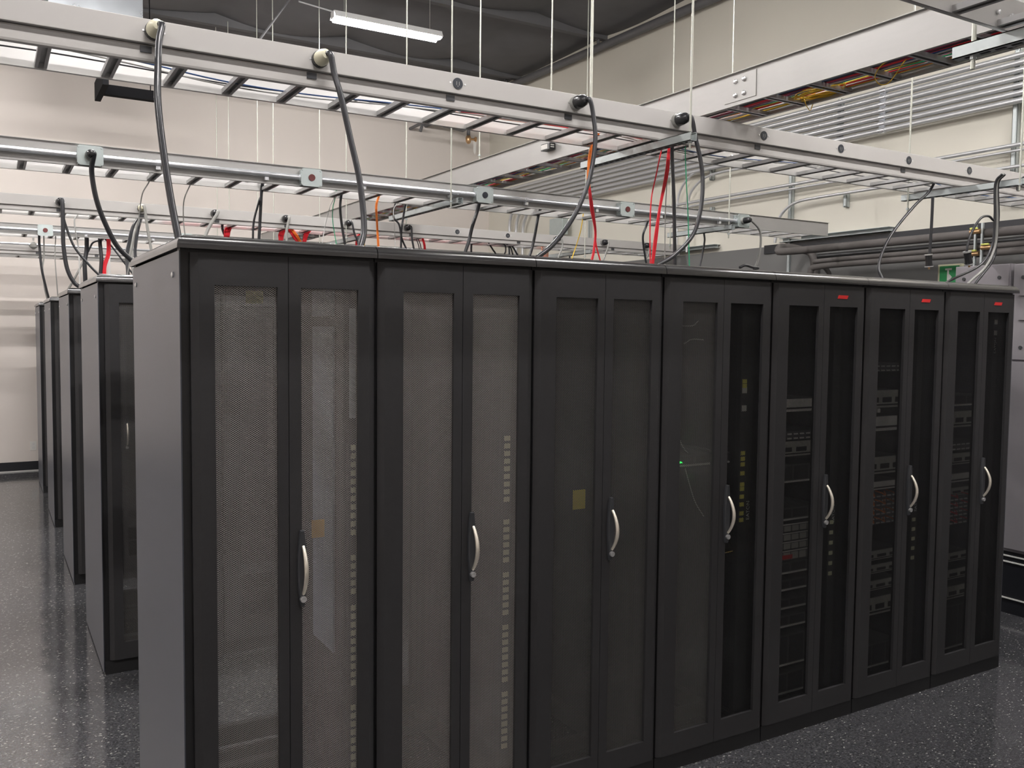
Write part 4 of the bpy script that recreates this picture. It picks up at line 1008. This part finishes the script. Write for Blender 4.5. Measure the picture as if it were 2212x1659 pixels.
MB().box(-.012, 0, .9, 1.84, 1.96, 1.985).box(-.012, 0, .9, 1.84, 2.12, 2.145).obj('grille_frame', M['crac'], t)
MB().box(-.002, 0.001, .95, 1.80, 1.985, 2.12).obj('display_recess', M['dark_hole'], t)
MB().box(-.008, 0, 1.70, 1.80, 2.17, 2.195).obj('name_plate', M['srvw'], t)
def ipipe(label, pts, r):
    t = thing('insulated_pipe', label, 'pipe', pts[0]); o0 = Vector(pts[0]); P = smooth_path(pts, 5)
    MB().tube([p - o0 for p in P], r, 14).obj('insulation', M['frame' if 'black' in label else 'insul'], t, smooth=True)
    return t
XP = 6.2
ipipe('thick insulated pipe, top one along the side wall', [(XP, -3, 2.652), (XP, 0, 2.652), (XP, 2.2, 2.655), (XP, 3.3, 2.657), (XP, 3.42, 2.68), (XP + .12, 3.48, 2.72), (XP + .3, 3.42, 2.70), (XP + .36, 3.3, 2.6), (XP + .36, 3.3, 2.1)], .036)
ipipe('thinner insulated pipe, middle one along the side wall', [(XP, -3, 2.556), (XP, 0, 2.556), (XP, 2.0, 2.545), (XP, 2.9, 2.54), (XP + .1, 3.0, 2.53), (XP + .25, 3.0, 2.4), (XP + .25, 3.0, 2.0)], .022)
ipipe('insulated pipe, lowest one along the side wall', [(XP, -3, 2.50), (XP, 0, 2.50), (XP, 2.0, 2.497), (XP, 2.9, 2.49), (XP, 3.02, 2.44), (XP, 3.04, 2.3), (XP, 3.04, 1.9)], .028)
ipipe('black drain pipe behind the insulated ones', [(XP + .2, -3, 2.60), (XP + .2, 1, 2.60), (XP + .2, 3.1, 2.60)], .03)
for px, py, l in ((2107, 497, 'upper yellow-handled valve on the insulated pipes'), (2131, 531, 'middle yellow-handled valve on the insulated pipes'), (2104, 545, 'lower yellow-handled valve on the insulated pipes')):
    p = at(px, py, x=XP - .05); t = thing('ball_valve', l, 'valve', p)
    MB().tube([(0, -.04, -.012), (0, .04, -.012)], .018, 10).obj('valve_body', M['brass'], t, smooth=True)
    MB().box(-.03, -.012, -.03, .03, .004, .018).obj('lever', M['lime'], t, bevel=.004)
t = thing('pipe_bracket', 'upright zinc bracket holding the insulated pipes', 'bracket', (XP - .05, at(2120, 540, x=XP).y, 2.25))
MB().box(0, .02, -.035, -.02, 0, .48).box(0, .02, .02, .035, 0, .48).obj('uprights', M['strut'], t)
# exit sign
ya = at(2026, 585, x=6.5).y; yb2 = at(2076, 585, x=6.5).y; zt = at(2045, 571, x=6.5).z; zb = zt - .19
t = thing('exit_sign', 'green and white emergency exit sign in a cream frame on the dark dado', 'sign', (6.5, yb2, zb))
Ls = ya - yb2
MB().box(0, .04, 0, Ls, 0, zt - zb).obj('frame', M['sign_frame'], t, bevel=.003)
MB().box(-.004, 0, .015, Ls - .02, .012, zt - zb - .015).obj('green_panel', M['sign_green'], t)
MB().box(-.007, -.004, Ls * .50, Ls * .57, .012, zt - zb - .05).box(-.007, -.004, Ls * .38, Ls * .66, zt - zb - .05, zt - zb - .035).obj('white_figure', M['paper'], t)
MB().prism([(Ls * .50, .05), (Ls * .50, .11), (Ls * .36, .08)], 0, -.007, -.004).obj('white_arrow', M['paper'], t)
# wall outlet
p = (at(66, 952, y=YW) + at(78, 974, y=YW)) / 2
t = thing('wall_outlet', 'white outlet plate low on the back wall', 'outlet', (p.x, YW - .006, p.z))
MB().box(-.036, .036, 0, .006, -.058, .058).obj('plate', M['paper'], t, bevel=.002)
for z in (-.022, .022): MB().box(-.016, .016, -.002, 0, z - .014, z + .014).obj('socket', M['whitec'], t)
